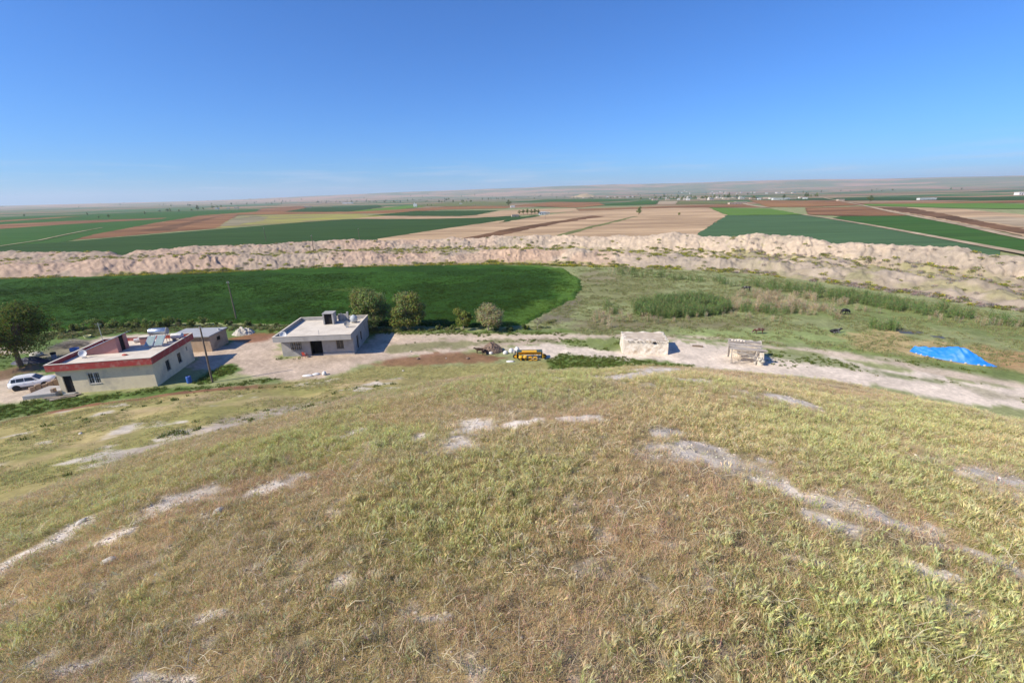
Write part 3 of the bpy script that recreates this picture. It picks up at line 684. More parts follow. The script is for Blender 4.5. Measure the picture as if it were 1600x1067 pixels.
Fw = grid_faces(len(wy_), len(wx)); keep = (sdw[Fw] < .5).any(1); Fw = Fw[keep]
use = np.unique(Fw); remap = np.full(xf.size, -1); remap[use] = np.arange(use.size)
t1 = sstep(.42, .6, fbm(xf * .06, yf * .09, 147, 4)); edge = sstep(-7, -1, sdw + (fbm(xf * .2, yf * .2, 149, 3) - .5) * 8)
WC = mixc(A(48, 80, 22), A(60, 98, 30), t1)
ed_r = edge * sstep(-10, 6, xf) ; WC = mixc(np.zeros(3), A(104, 140, 58), ed_r * .8) + WC * (1 - ed_r * .8)[:, None]
ye = np.exp(-((xf - at(545, 455)[0]) / 9) ** 2 - ((yf - at(545, 455)[1]) / 4) ** 2) * sstep(.4, .6, fbm(xf * .3, yf * .3, 151, 3)); WC = WC * (1 - .6 * ye[:, None]) + np.asarray(A(110, 132, 60)) * .6 * ye[:, None]
WC *= (1 + (fbm(xf * .35, yf * 1.6, 153, 3) - .5) * .55)[:, None]
WM = attr_mat('wheat_leaf', fine=1.1, amt=.22, bump=.8, bscale=2.4, bdist=.3, rough=.9)
crop = link('wheat_crop', np_mesh('wheat_crop', np.stack([xf, yf, wz], 1)[use], remap[Fw], WM, WC[use]))
tag(crop, 'dense dark green wheat in the big field behind the houses', 'crop', kind='stuff')

# ================================================================== BUILDINGS
M_CREAM = mat('plaster_cream', (.80, .69, .48), (.73, .62, .43), 1.2, .9, .25, 9, c3=(.50, .44, .34), s3=.5)
M_REDF = mat('fascia_red', (.42, .06, .055), (.34, .055, .05), 2.5, .7, .2, 12, c3=(.42, .22, .18), s3=1.7)
M_PINK = mat('plaster_pink', (.50, .25, .22), (.44, .22, .19), 1.5, .9, .2, 9)
M_ROOFC = mat('roof_concrete', (.66, .60, .51), (.58, .52, .44), .8, .92, .25, 8, c3=(.46, .41, .34), s3=.35)
M_CONC = mat('concrete_grey', (.36, .35, .33), (.29, .285, .27), 1.3, .92, .3, 9, c3=(.23, .22, .21), s3=.6)
M_GREYW = mat('render_grey', (.40, .385, .37), (.34, .33, .32), 1.0, .92, .25, 8, c3=(.27, .26, .25), s3=.5)
M_TIN = mat('tin_blue', (.50, .58, .68), (.42, .50, .60), 3, .45, .1, 20, metal=.3)
M_STEEL = mat('galvanised', (.62, .65, .68), (.50, .53, .56), 5, .3, .05, 20, metal=.85)
M_WHITE = mat('white_paint', (.78, .78, .76), (.70, .70, .68), 3, .5)
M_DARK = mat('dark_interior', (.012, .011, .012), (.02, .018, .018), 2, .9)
M_GLASS = mat('window_glass', (.03, .035, .04), (.05, .055, .06), 2, .12, spec=.6)
M_WOOD = mat('weathered_wood', (.30, .25, .20), (.20, .165, .13), 3, .9, .4, 14, stretch=(1, 1, 6))
M_POLE = mat('pole_wood', (.20, .155, .115), (.14, .11, .085), 3, .9, .3, 12)
M_MUDB = mat('mud_plaster', A(226, 210, 190), A(208, 190, 168), 1.4, .95, .5, 7, c3=A(186, 168, 146), s3=.8)
M_MUDW = mat('limewash', A(236, 228, 216, 1.1), A(216, 202, 184, 1.1), 1.8, .95, .5, 8, c3=A(190, 172, 150, 1.1), s3=.9)
M_BRICK = mat('rough_block', (.36, .27, .20), (.28, .21, .16), 4, .95, .6, 12)
M_BLUE = mat('blue_plastic', (.03, .12, .46), (.025, .10, .38), 2, .45, spec=.5)
M_RUBBER = mat('rubber', (.025, .025, .026), (.04, .04, .04), 8, .85)
M_YEL = mat('machine_yellow', (.74, .42, .02), (.64, .35, .03), 3, .5, c3=(.30, .17, .06), s3=2.0)
M_DGRN = mat('machine_green', (.035, .07, .06), (.05, .085, .075), 3, .55)
M_ORNG = mat('rusty_orange', (.40, .17, .05), (.28, .11, .04), 5, .8)
M_SACK = mat('white_sack', (.70, .69, .68), (.58, .57, .56), 3, .8, .4, 8)
M_STONE = mat('pale_stone', (.52, .49, .44), (.40, .37, .32), 3, .95, .6, 7)
M_RED = mat('red_plastic', (.45, .07, .05), (.38, .06, .045), 3, .5)

def wall_with_openings(L, Hh, t, ops, name, m, parent, M):
    """wall in its own xz plane, thickness t towards +y, with rectangular openings [(x0,x1,z0,z1)]"""
    xs = sorted({0, L} | {a for o in ops for a in o[:2]}); zs = sorted({-.4, Hh} | {a for o in ops for a in o[2:]})
    mb = MB()
    for i in range(len(xs) - 1):
        for j in range(len(zs) - 1):
            cx, cz = (xs[i] + xs[i + 1]) / 2, (zs[j] + zs[j + 1]) / 2
            if any(o[0] < cx < o[1] and o[2] < cz < o[3] for o in ops): continue
            mb.box(xs[i], xs[i + 1], 0, t, zs[j], zs[j + 1], 0, M)
    o = mb.build(name, m, parent)
    w = o.modifiers.new('weld', 'WELD'); w.merge_threshold = .0005
    return o
def window(parent, x0, x1, z0, z1, M, bars=1, shutter=None, fm=None):
    """frame, sill and panes set 8 cm into the wall"""
    fm = fm or M_WHITE
    fr = MB(); t = .06
    fr.box(x0, x1, .07, .13, z1 - t, z1, 0, M); fr.box(x0, x1, .07, .13, z0, z0 + t, 0, M)
    fr.box(x0, x0 + t, .07, .13, z0 + t, z1 - t, 0, M); fr.box(x1 - t, x1, .07, .13, z0 + t, z1 - t, 0, M)
    n = bars
    for k in range(n):
        xm = x0 + (x1 - x0) * (k + 1) / (n + 1); fr.box(xm - .035, xm + .035, .075, .125, z0 + t, z1 - t, 0, M)
    w = fr.build('window', fm, parent)
    for k in range(n + 1):
        a = x0 + (x1 - x0) * k / (n + 1); b = x0 + (x1 - x0) * (k + 1) / (n + 1)
        MB().box(a + .05, b - .05, .095, .105, z0 + t, z1 - t, 0, M).build('pane', M_GLASS, w)
    MB().box(x0 - .06, x1 + .06, -.05, .068, z0 - .06, z0 - .003, 0, M).build('sill', M_CONC, w)
    return w
def grille(parent, x0, x1, z0, z1, M, m):
    g = MB(); n = 5
    for k in range(n): x = x0 + (x1 - x0) * (k + .5) / n; g.tube([M @ Vector((x, -.03, z0)), M @ Vector((x, -.03, z1))], .012, 4)
    for z in (z0 + .1, (z0 + z1) / 2, z1 - .1): g.tube([M @ Vector((x0, -.03, z)), M @ Vector((x1, -.03, z))], .012, 4)
    g.build('window_grille', m, parent)
def parapet(x0, x1, y0, y1, z0, z1, t, mout, parent, name='parapet'):
    mb = MB(); mb.box(x0, x1, y0, y0 + t, z0, z1); mb.box(x0, x1, y1 - t, y1, z0, z1)
    mb.box(x0, x0 + t, y0 + t, y1 - t, z0, z1); mb.box(x1 - t, x1, y0 + t, y1 - t, z0, z1)
    return mb.build(name, mout, parent)

# ---- cream house with red fascia
A1 = R(10.3); H1 = thing('flat_roofed_house', 'cream house with a red painted roof edge beside the white car', 'house', (-45.0, 53.5, 0), A1)
WH = 3.1; L1 = 10.5; D1 = 10.1
Mf = Matrix.Translation((-L1, 0, 0)); Mr = Matrix.Translation((0, .25, 0)) @ Matrix.Rotation(R(90), 4, 'Z')
Mb = Matrix.Translation((0, D1, 0)) @ Matrix.Rotation(R(180), 4, 'Z'); Ml = Matrix.Translation((-L1, D1 - .25, 0)) @ Matrix.Rotation(R(-90), 4, 'Z')
fo = [(.55, 1.5, .0, 2.25), (3.2, 4.5, 1.0, 2.45)]
ro = [(2.6, 3.5, .95, 2.3), (5.6, 6.5, .95, 2.3), (8.2, 8.5, 2.0, 2.5)]
wall_with_openings(L1, WH, .25, fo, 'front_wall', M_CREAM, H1, Mf)
# side wall runs from its front inner face to the back
wall_with_openings(D1 - .5, WH, .25, ro, 'side_wall', M_CREAM, H1, Mr)
wall_with_openings(D1 - .5, WH, .25, [(3, 4, 1, 2.2)], 'side_wall', M_CREAM, H1, Ml)
wall_with_openings(L1, WH, .25, [], 'back_wall', M_CREAM, H1, Mb)
MB().box(-L1 - .55, .32, -.45, D1 + .35, WH + .002, WH + .22).build('roof_slab', M_ROOFC, H1)
MB().box(-L1 - .5, .28, -.4, D1 + .3, WH + .222, WH + .32).build('roof_surface', M_ROOFC, H1)
pp = parapet(-L1 - .57, .34, -.47, D1 + .37, WH - .02, WH + .82, .16, M_REDF, H1)
cp = MB(); x0, x1, y0, y1, t = -L1 - .6, .37, -.5, D1 + .4, .22
for b in ((x0, x1, y0, y0 + t), (x0, x1, y1 - t, y1), (x0, x0 + t, y0 + t, y1 - t), (x1 - t, x1, y0 + t, y1 - t)): cp.box(*b, WH + .822, WH + .88)
cp.build('coping', M_ROOFC, pp)
dr = MB(); dr.box(.55, 1.5, .14, .2, 0, 2.25, 0, Mf); d1 = dr.build('door', M_DARK, H1)
MB().box(1.38, 1.44, .10, .14, 1.0, 1.06, 0, Mf).build('handle', M_STEEL, d1)
MB().box(.45, 1.6, -.55, -.003, -.3, .12, 0, Mf).build('door_step', M_CONC, H1)
w = window(H1, *fo[1], Mf, 1); grille(w, *fo[1], Mf, M_WHITE)
for o_ in ro[:2]:
    w = window(H1, *o_, Mr, 1, fm=M_POLE); grille(w, *o_, Mr, M_DGRN)
window(H1, *ro[2], Mr, 0, fm=M_CONC); window(H1, 3, 4, 1, 2.2, Ml)
# stair head with sloping tin roof
RZ = WH + .322; X0, X1, Y0, Y1 = -10.3, -6.0, 4.5, 6.9
st = MB(); zl, zr = RZ + .35, RZ + 2.05
st.add([(X0, Y0, RZ), (X1, Y0, RZ), (X1, Y0, zr), (X0, Y0, zl), (X0, Y0 + .18, RZ), (X1, Y0 + .18, RZ), (X1, Y0 + .18, zr), (X0, Y0 + .18, zl)], [(0, 1, 2, 3), (7, 6, 5, 4), (3, 2, 6, 7), (1, 5, 6, 2), (0, 3, 7, 4)])
st.add([(X0, Y1 - .18, RZ), (X1, Y1 - .18, RZ), (X1, Y1 - .18, zr), (X0, Y1 - .18, zl), (X0, Y1, RZ), (X1, Y1, RZ), (X1, Y1, zr), (X0, Y1, zl)], [(0, 1, 2, 3), (7, 6, 5, 4), (3, 2, 6, 7), (1, 5, 6, 2), (0, 3, 7, 4)])
st.box(X1 - .18, X1, Y0 + .18, Y0 + .75, RZ, zr); st.box(X1 - .18, X1, Y1 - .7, Y1 - .18, RZ, zr); st.box(X0, X0 + .18, Y0 + .18, Y1 - .18, RZ, zl)
hd = st.build('stair_head', M_PINK, H1)
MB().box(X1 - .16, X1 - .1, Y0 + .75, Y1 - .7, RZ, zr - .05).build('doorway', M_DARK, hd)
sl_ = (zr - zl) / (X1 - X0)
rf_ = MB()
for k in range(9):   # corrugated sheets, each its own strip
    ya = Y0 - .3 + k * .345; dz = .02 * (k % 2)
    za, zb = zl - .3 * sl_ + .03 + dz, zr + .5 * sl_ + .03 + dz
    MB().add([(X0 - .3, ya, za), (X1 + .5, ya, zb), (X1 + .5, ya + .34, zb), (X0 - .3, ya + .34, za), (X0 - .3, ya, za + .03), (X1 + .5, ya, zb + .03), (X1 + .5, ya + .34, zb + .03), (X0 - .3, ya + .34, za + .03)], [(3, 2, 1, 0), (4, 5, 6, 7), (0, 1, 5, 4), (1, 2, 6, 5), (2, 3, 7, 6), (3, 0, 4, 7)]).build('roof_sheet', M_TIN, hd)
def on1(x, y, z=0): return tuple(H1.matrix_basis @ Vector((x, y, z)))
H1.matrix_basis = Matrix.Translation((-45.0, 53.5, 0)) @ Matrix.Rotation(A1, 4, 'Z')
# ---- things on its roof
def solar_heater(loc, rz, label):
    t = thing('solar_water_heater', label, 'water heater', loc, rz)
    Mt = Matrix.Translation((0, 1.35, 1.75)) @ Matrix.Rotation(R(90), 4, 'Y')
    MB().lathe([(0, -1.15), (.40, -1.12), (.46, -1.05), (.46, 1.05), (.40, 1.12), (0, 1.15)], 20, Mt).build('tank', M_STEEL, t, smooth=True)
    MB().lathe([(0, -.02), (.47, -.02), (.475, .05), (0, .06)], 20, Mt @ Matrix.Translation((0, 0, 1.1))).build('tank_end', M_CONC, t)
    for s in (-.95, .95):
        MB().tube([(s, 1.0, 0), (s, 1.15, 1.4)], .03, 6).build('leg', M_ORNG, t); MB().tube([(s, 1.75, 0), (s, 1.55, 1.4)], .03, 6).build('leg', M_ORNG, t)
        Mp = Matrix.Translation((s * .62, -.55, .22)) @ Matrix.Rotation(R(35), 4, 'X')
        p = MB().box(-.5, .5, 0, 1.75, 0, .09, 0, Mp).build('panel', M_STEEL, t)
        MB().box(-.45, .45, .05, 1.7, .092, .1, 0, Mp).build('panel_glass', mat('collector_glass', (.30, .37, .36), (.24, .31, .30), 2, .18, spec=.6), p)
    MB().tube([(-.5, .8, 1.1), (-.5, 1.3, 1.35)], .02, 5).build('pipe', M_STEEL, t); MB().tube([(.5, .8, 1.1), (.5, 1.3, 1.35)], .02, 5).build('pipe', M_STEEL, t)
    return t
solar_heater(on1(-2.6, 6.5, RZ), A1, 'shiny solar water heater tank and tilted panels on the red edged roof')
t = thing('water_tank', 'pale horizontal water tank at the back corner of the red edged roof', 'water tank', on1(-1.0, 9.0, RZ), A1)
Mt = Matrix.Translation((0, 0, .62)) @ Matrix.Rotation(R(90), 4, 'Y')
MB().lathe([(0, -.75), (.36, -.72), (.4, -.62), (.4, .62), (.36, .72), (0, .75)], 16, Mt).build('shell', M_SACK, t, smooth=True)
for s in (-.45, .45): MB().box(s - .08, s + .08, -.38, .38, 0, .32).build('cradle', M_CONC, t)
t = thing('roof_chimney', 'low pink block on the red edged roof behind the solar panels', 'chimney', on1(-4.7, 8.3, RZ), A1)
MB().box(-.5, .5, -.4, .4, 0, 1.0).build('shaft', M_PINK, t, bevel=.02); MB().box(-.58, .58, -.48, .48, 1.002, 1.09).build('cap', M_ROOFC, t)
t = thing('metal_drum', 'open drum lying on the red edged roof behind the panels', 'drum', on1(-6.2, 9.3, RZ), R(30))
Mt = Matrix.Translation((0, 0, .3)) @ Matrix.Rotation(R(90), 4, 'Y')
MB().lathe([(0, -.42), (.29, -.42), (.3, -.1), (.31, -.08), (.3, -.06), (.3, .45), (.26, .45), (.26, -.35), (0, -.36)], 16, Mt).build('shell', M_SACK, t, smooth=False)
def dish(loc, rz, label, s=1.0, m=None, tilt=68):
    t = thing('satellite_dish', label, 'satellite dish', loc, rz)
    m = m or M_WHITE
    Mt = Matrix.Translation((0, 0, .62 * s)) @ Matrix.Rotation(R(tilt), 4, 'X')
    pr = [(.0, 0), (.15, .012), (.3, .05), (.42, .1), (.47, .125)]
    MB().lathe([(a * s, b * s) for a, b in pr] + [(a * s, b * s - .012) for a, b in pr[::-1]], 20, Mt).build('reflector', m, t, smooth=True)
    MB().tube([(0, .03, 0), (0, .03, .6 * s)], .025, 6).box(-.2, .2, -.17, .23, 0, .05).build('mast', M_STEEL, t)
    MB().tube([Mt @ Vector((0, -.42 * s, .1)), Mt @ Vector((0, -.1, .5 * s))], .012, 5).build('feed_arm', M_STEEL, t)
    return t
dish(on1(-9.3, 3.4, RZ), R(25), 'white satellite dish against the pink stair wall', .95)
t = thing('roof_antenna', 'thin aerial pole behind the tin roofed stair head', 'antenna', on1(-10.4, 9.2, RZ), 0)
MB().tube([(0, 0, 0), (0, 0, 3.2)], .03, 6).build('mast', M_STEEL, t)
MB().tube([(-.5, 0, 3.0), (.5, 0, 3.0)], .015, 4).tube([(-.35, .0, 2.8), (.35, 0, 2.8)], .015, 4).build('boom', M_STEEL, t)
o = put_lump('red_bag', on1(-4.6, 3.2, RZ), (.38, .22, .14), M_RED, 5, 'small red bundle dropped on the red edged roof', 'bundle')
# ---- things round the cream house
t = thing('plastic_barrel', 'blue plastic barrel standing in the shadow of the cream house', 'barrel', on1(3.5, .35, gz(*on1(3.5, .35)[:2])), 0)
MB().lathe([(0, 0), (.27, 0), (.29, .05), (.3, .3), (.31, .32), (.3, .34), (.3, .58), (.31, .6), (.3, .62), (.29, .86), (.26, .9), (.24, .88), (0, .87)], 18).build('shell', M_BLUE, t, smooth=False)
MB().lathe([(0, .88), (.05, .88), (.05, .92), (0, .92)], 8, Matrix.Translation((.13, 0, 0))).build('bung', M_WHITE, t)
# raised slab with low walls by the door
t = thing('low_yard_wall', 'rough low brown wall between the white car and the house door', 'wall', (-58.2, 51.2, 0), 0)
p0, p1 = Vector((-1.4, .8)), Vector((-.2, 4.0)); mb = MB(); d = (p1 - p0).normalized()
for k in range(6):
    q = p0 + (p1 - p0) * (k / 6); e = p0 + (p1 - p0) * ((k + .93) / 6); h = .75 + .12 * math.sin(k * 2.1)
    Mk = Matrix.Translation((q.x, q.y, 0)) @ Matrix.Rotation(math.atan2(d.y, d.x), 4, 'Z'); MB().box(0, (e - q).length, -.16, .16, -.2, h, 0, Mk).build('block', M_BRICK, t, bevel=.04)
t = thing('concrete_platform', 'worn grey concrete platform at the foot of the cream house door', 'platform', (-57.2, 51.0, 0), A1)
MB().prism([(-1.6, -.6), (1.7, -.3), (1.7, 2.2), (-.9, 2.6)], -.2, .42).build('slab', M_GREYW, t, bevel=.05)
MB().box(1.15, 1.5, -.2, .3, .422, .9).build('stub_pillar', M_BRICK, t, bevel=.03)
for k, (x, y, rz_, l_) in enumerate([(-54.6, 50.6, 20, 2.6), (-54.0, 50.3, 32, 2.4), (-55.2, 50.5, 12, 2.2), (-53.6, 50.9, 40, 1.9)]):
    tt = MB().box(-l_ / 2, l_ / 2, -.22, .22, 0, .07).build('timber_board', M_WOOD if k else M_STONE, None, bevel=.01, loc=(x, y, gz(x, y) + .02 + .03 * k), rot=(R(2 - k), R(1.5 * k - 2), R(rz_)))
    tag(tt, 'weathered board lying in the grass before the cream house door', 'board', 'boards dropped by the cream house')

# ---- grey house
A2 = R(4); L2, D2, W2 = 10.4, 9.7, 2.65
H2 = thing('flat_roofed_house', 'grey rendered house with a wide concrete eave and walled roof terrace', 'house', (-23.6, 64.6, 0), A2); H2.matrix_basis = Matrix.Translation((-23.6, 64.6, 0)) @ Matrix.Rotation(A2, 4, 'Z')
def on2(x, y, z=0): return tuple(H2.matrix_basis @ Vector((x, y, z)))
Mf = Matrix.Translation((-L2, 0, 0)); Mr = Matrix.Translation((0, .25, 0)) @ Matrix.Rotation(R(90), 4, 'Z')
Mb = Matrix.Translation((0, D2, 0)) @ Matrix.Rotation(R(180), 4, 'Z'); Ml = Matrix.Translation((-L2, D2 - .25, 0)) @ Matrix.Rotation(R(-90), 4, 'Z')
fo = [(1.3, 2.9, .85, 2.15), (4.1, 5.85, 0, 2.3), (7.9, 8.95, .85, 2.15)]; ro = [(1.7, 2.6, .05, 2.1), (4.0, 4.9, .7, 2.1), (7.2, 7.55, 1.5, 2.1)]
wall_with_openings(L2, W2, .25, fo, 'front_wall', M_GREYW, H2, Mf); wall_with_openings(D2 - .5, W2, .25, ro, 'side_wall', M_GREYW, H2, Mr)
wall_with_openings(D2 - .5, W2, .25, [], 'side_wall', M_GREYW, H2, Ml); wall_with_openings(L2, W2, .25, [], 'back_wall', M_GREYW, H2, Mb)
MB().box(-L2 - .45, .12, -1.35, D2 + .12, W2 + .002, W2 + .16).build('roof_slab', M_CONC, H2)
MB().box(-L2 - .4, .08, -1.3, D2 + .08, W2 + .162, W2 + .24).build('roof_surface', M_ROOFC, H2)
pp = parapet(-L2 - .47, .14, -1.37, D2 + .14, W2 - .03, W2 + .75, .17, M_GREYW, H2)
cp = MB(); x0, x1, y0, y1, t = -L2 - .5, .17, -1.4, D2 + .17, .23
for b in ((x0, x1, y0, y0 + t), (x0, x1, y1 - t, y1), (x0, x0 + t, y0 + t, y1 - t), (x1 - t, x1, y0 + t, y1 - t)): cp.box(*b, W2 + .752, W2 + .80)
cp.build('coping', M_ROOFC, pp)
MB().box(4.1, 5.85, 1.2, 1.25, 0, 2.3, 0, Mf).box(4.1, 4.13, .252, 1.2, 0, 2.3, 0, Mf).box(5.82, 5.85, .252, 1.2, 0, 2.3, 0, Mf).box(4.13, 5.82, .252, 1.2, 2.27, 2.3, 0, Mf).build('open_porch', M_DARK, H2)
w = window(H2, *fo[0], Mf, 2, fm=M_WOOD); grille(w, *fo[0], Mf, M_WHITE); w = window(H2, *fo[2], Mf, 1, fm=M_WOOD); grille(w, *fo[2], Mf, M_POLE)
MB().box(ro[0][0], ro[0][1], .1, .16, .05, 2.1, 0, Mr).build('door', M_DARK, H2)
window(H2, *ro[1], Mr, 1, fm=M_POLE); window(H2, *ro[2], Mr, 0, fm=M_CONC)
MB().box(5.9, L2 + .02, -.22, -.003, -.3, .22, 0, Mf).build('plinth', M_ROOFC, H2)
RZ2 = W2 + .242
sh = MB(); sh.box(-6.15, -5.95, 6.5, 8.2, RZ2, RZ2 + 1.75); sh.box(-4.75, -4.5, 6.5, 8.2, RZ2, RZ2 + 1.75); sh.box(-5.95, -4.75, 8.0, 8.2, RZ2, RZ2 + 1.75); sh.box(-6.2, -4.45, 6.45, 8.25, RZ2 + 1.752, RZ2 + 1.86)
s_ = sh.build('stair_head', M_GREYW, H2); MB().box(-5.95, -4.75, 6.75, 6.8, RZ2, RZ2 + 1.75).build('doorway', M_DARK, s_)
MB().box(-4.4, -2.9, 8.6, 8.8, RZ2, RZ2 + 1.15).box(-2.95, -2.7, 8.4, 8.8, RZ2, RZ2 + 1.5).box(-3.95, -3.7, 8.35, 8.595, RZ2, RZ2 + 1.3).build('chimney_stack', M_GREYW, H2)
MB().tube([(-4.6, -.5, RZ2), (-4.6, -.5, RZ2 + 1.1)], .03, 6).build('pipe_stub', M_STEEL, H2)
t = thing('water_tank', 'round grey water tank on the grey house roof', 'water tank', on2(-1.5, 7.2, RZ2), 0)
MB().lathe([(0, .25), (.5, .25), (.55, .3), (.56, .8), (.52, 1.0), (.35, 1.15), (.2, 1.2), (.2, 1.27), (0, 1.28)], 18).build('shell', mat('tank_grey', (.42, .45, .47), (.36, .39, .41), 3, .6), t, smooth=True)
for k in range(4): a = k * 1.571 + .78; MB().box(-.06, .06, -.06, .06, 0, .249, 0, Matrix.Translation((.36 * math.cos(a), .36 * math.sin(a), 0))).build('foot', M_CONC, t)
dish(on2(-9.6, -.6, RZ2), R(20), 'white satellite dish at the front left corner of the grey house roof', 1.0)
dish(on2(-1.9, 4.4, RZ2), R(20), 'grey satellite dish before the water tank on the grey house', .9, M_CONC)
# red chair with a white bundle by the grey house
cx, cy, _ = on2(-7.0, -.75); t = thing('plastic_chair', 'red plastic chair in front of the grey house wall', 'chair', (cx, cy, gz(cx, cy)), R(170))
MB().box(-.24, .24, -.24, .22, .42, .46).build('seat', M_RED, t, bevel=.015)
MB().add([(-.24, .22, .44), (.24, .22, .44), (.22, .34, .95), (-.22, .34, .95), (-.24, .25, .44), (.24, .25, .44), (.22, .37, .95), (-.22, .37, .95)], [(0, 1, 2, 3), (7, 6, 5, 4), (3, 2, 6, 7), (0, 3, 7, 4), (1, 5, 6, 2)]).build('backrest', M_RED, t)
for sx in (-.21, .21):
    for sy in (-.21, .2): MB().tube([(sx, sy, .42), (sx * 1.15, sy * 1.15, 0)], [.028, .02], 6).build('leg', M_RED, t)
    MB().tube([(sx, -.18, .64), (sx, .27, .66)], .022, 6).tube([(sx, -.18, .64), (sx, -.2, .44)], .02, 5).build('armrest', M_RED, t)
put_lump('white_bundle', (cx, cy, gz(cx, cy) + .46), (.2, .17, .16), M_SACK, 8, 'white bundle lying on the red chair', 'bundle')

# ---- block shed between the houses
S = thing('block_shed', 'low beige shed with a flat grey roof behind the cream house', 'shed', (-46.6, 67.2, 0), R(2)); LS, DS, HS = 6.2, 4.6, 2.35
ml = mat('shed_render', A(190, 168, 146, 1.1), A(172, 150, 128, 1.1), 1.2, .95, .4, 7, c3=A(150, 130, 112, 1.1), s3=.7)
wall_with_openings(LS, HS, .22, [(1.5, 2.2, 0, 1.85)], 'front_wall', ml, S, Matrix.Translation((-LS, 0, 0)))
wall_with_openings(DS - .44, HS, .22, [(1.6, 2.5, 1.15, 1.75)], 'side_wall', ml, S, Matrix.Translation((0, .22, 0)) @ Matrix.Rotation(R(90), 4, 'Z'))
wall_with_openings(DS - .44, HS, .22, [], 'side_wall', ml, S, Matrix.Translation((-LS, DS - .22, 0)) @ Matrix.Rotation(R(-90), 4, 'Z'))
wall_with_openings(LS, HS, .22, [], 'back_wall', ml, S, Matrix.Translation((0, DS, 0)) @ Matrix.Rotation(R(180), 4, 'Z'))
MB().box(-LS - .2, .18, -.35, DS + .2, HS + .002, HS + .16).build('roof_slab', mat('roof_grey', (.36, .37, .39), (.30, .31, .33), 1.2, .9, .2, 8), S)
MB().box(-LS + 1.5, -LS + 2.2, .12, .17, 0, 1.85).build('door', M_BRICK, S)
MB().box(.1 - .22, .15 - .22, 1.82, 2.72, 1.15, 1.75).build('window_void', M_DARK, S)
t = thing('roof_bucket', 'small pale bucket on the shed roof', 'bucket', (-46.9, 70.3, HS + .165), 0)
MB().lathe([(0, 0), (.17, 0), (.22, .3), (.2, .3), (.16, .03), (0, .03)], 12).build('shell', M_SACK, t); MB().tube([(-.21, 0, .29), (-.1, 0, .4), (.1, 0, .4), (.21, 0, .29)], .012, 5).build('handle', M_STEEL, t)
# low mud walls behind the cream house
for (xa, ya, xb, yb, h, lab) in [(-58.5, 66.0, -54.6, 66.6, .9, 'low buff mud wall behind the stair head of the cream house'), (-53.6, 66.4, -51.4, 66.9, 1.1, 'short buff mud wall left of the grey roofed shed')]:
    L = math.hypot(xb - xa, yb - ya); o = thing('mud_wall', lab, 'wall', (xa, ya, 0), math.atan2(yb - ya, xb - xa)); n = int(L / .7); bm = M_MUDB
    for k in range(n): MB().box(L * k / n, L * (k + .96) / n, -.18, .18, -.2, h + .1 * math.sin(k * 1.9)).build('wall_block', bm, o, bevel=.05)

# ---- mud brick hut
hx, hy = 16.0, 62.1; HT = thing('mud_hut', 'small whitewashed mud hut with a flat earth roof', 'hut', (hx, hy, 0), math.atan2(-.9, 6.2)); HW, HD, HH = 6.25, 4.3, 1.95
def rough_wall(name, x0, y0, x1, y1, t, h, mat_, parent, seed, hole=None):
    """thick hand-built wall with an uneven top and face"""
    L = math.hypot(x1 - x0, y1 - y0); nx, nz = max(6, int(L / .22)), 11; ux, uy = (x1 - x0) / L, (y1 - y0) / L; vx, vy = -uy, ux
    V = []; Fs = []
    for side in (0, 1):
        for i in range(nx + 1):
            for j in range(nz + 1):
                a = L * i / nx; top = h + (float(vnoise(np.array([a * 1.7]), np.array([seed * 3.1]), seed)[0]) - .5) * .28
                z = -.3 + (top + .3) * j / nz; n = (float(fbm(np.array([a * 2.2]), np.array([z * 2.2 + side * 9]), seed, 3)[0]) - .5) * .13
                bt = .12 * (1 - j / nz)
                off = (0 - n - bt) if side == 0 else (t + n + bt)
                if side == 0 and hole and hole[0] < a < hole[1] and hole[2] < z < hole[3]: off += .22
                V.append((x0 + ux * a + vx * off, y0 + uy * a + vy * off, z))
    q = (nx + 1) * (nz + 1); idx = lambda s, i, j: s * q + i * (nz + 1) + j
    for i in range(nx):
        for j in range(nz):
            Fs.append((idx(0, i, j), idx(0, i + 1, j), idx(0, i + 1, j + 1), idx(0, i, j + 1))); Fs.append((idx(1, i, j + 1), idx(1, i + 1, j + 1), idx(1, i + 1, j), idx(1, i, j)))
        Fs.append((idx(0, i, nz), idx(0, i + 1, nz), idx(1, i + 1, nz), idx(1, i, nz)))
    for j in range(nz):
        Fs.append((idx(0, 0, j), idx(0, 0, j + 1), idx(1, 0, j + 1), idx(1, 0, j))); Fs.append((idx(0, nx, j + 1), idx(0, nx, j), idx(1, nx, j), idx(1, nx, j + 1)))
    return MB().add(V, Fs).build(name, mat_, parent)
rough_wall('front_wall', 0, 0, HW, 0, .45, HH, M_MUDW, HT, 3, (4.1, 4.5, 1.55, 1.75)); rough_wall('back_wall', HW, HD, 0, HD, .45, HH + .05, M_MUDW, HT, 4)
rough_wall('side_wall', HW, .3, HW, HD - .3, .45, HH + .02, M_MUDW, HT, 5); rough_wall('side_wall', 0, HD - .3, 0, .3, .45, HH, M_MUDW, HT, 6)
ex, ey = np.meshgrid(np.linspace(.15, HW - .15, 34), np.linspace(.1, HD - .15, 24)); ez = HH + .02 + (fbm(ex * 1.1, ey * 1.1, 7, 4) - .5) * .16
me = np_mesh('earth_roof', np.stack([ex.ravel(), ey.ravel(), ez.ravel()], 1), grid_faces(24, 34), M_MUDB); link('earth_roof', me, HT)
MB().box(4.1, 4.5, -.10, .12, 1.55, 1.75).build('vent_hole', M_DARK, HT)
rr = random.Random(4)
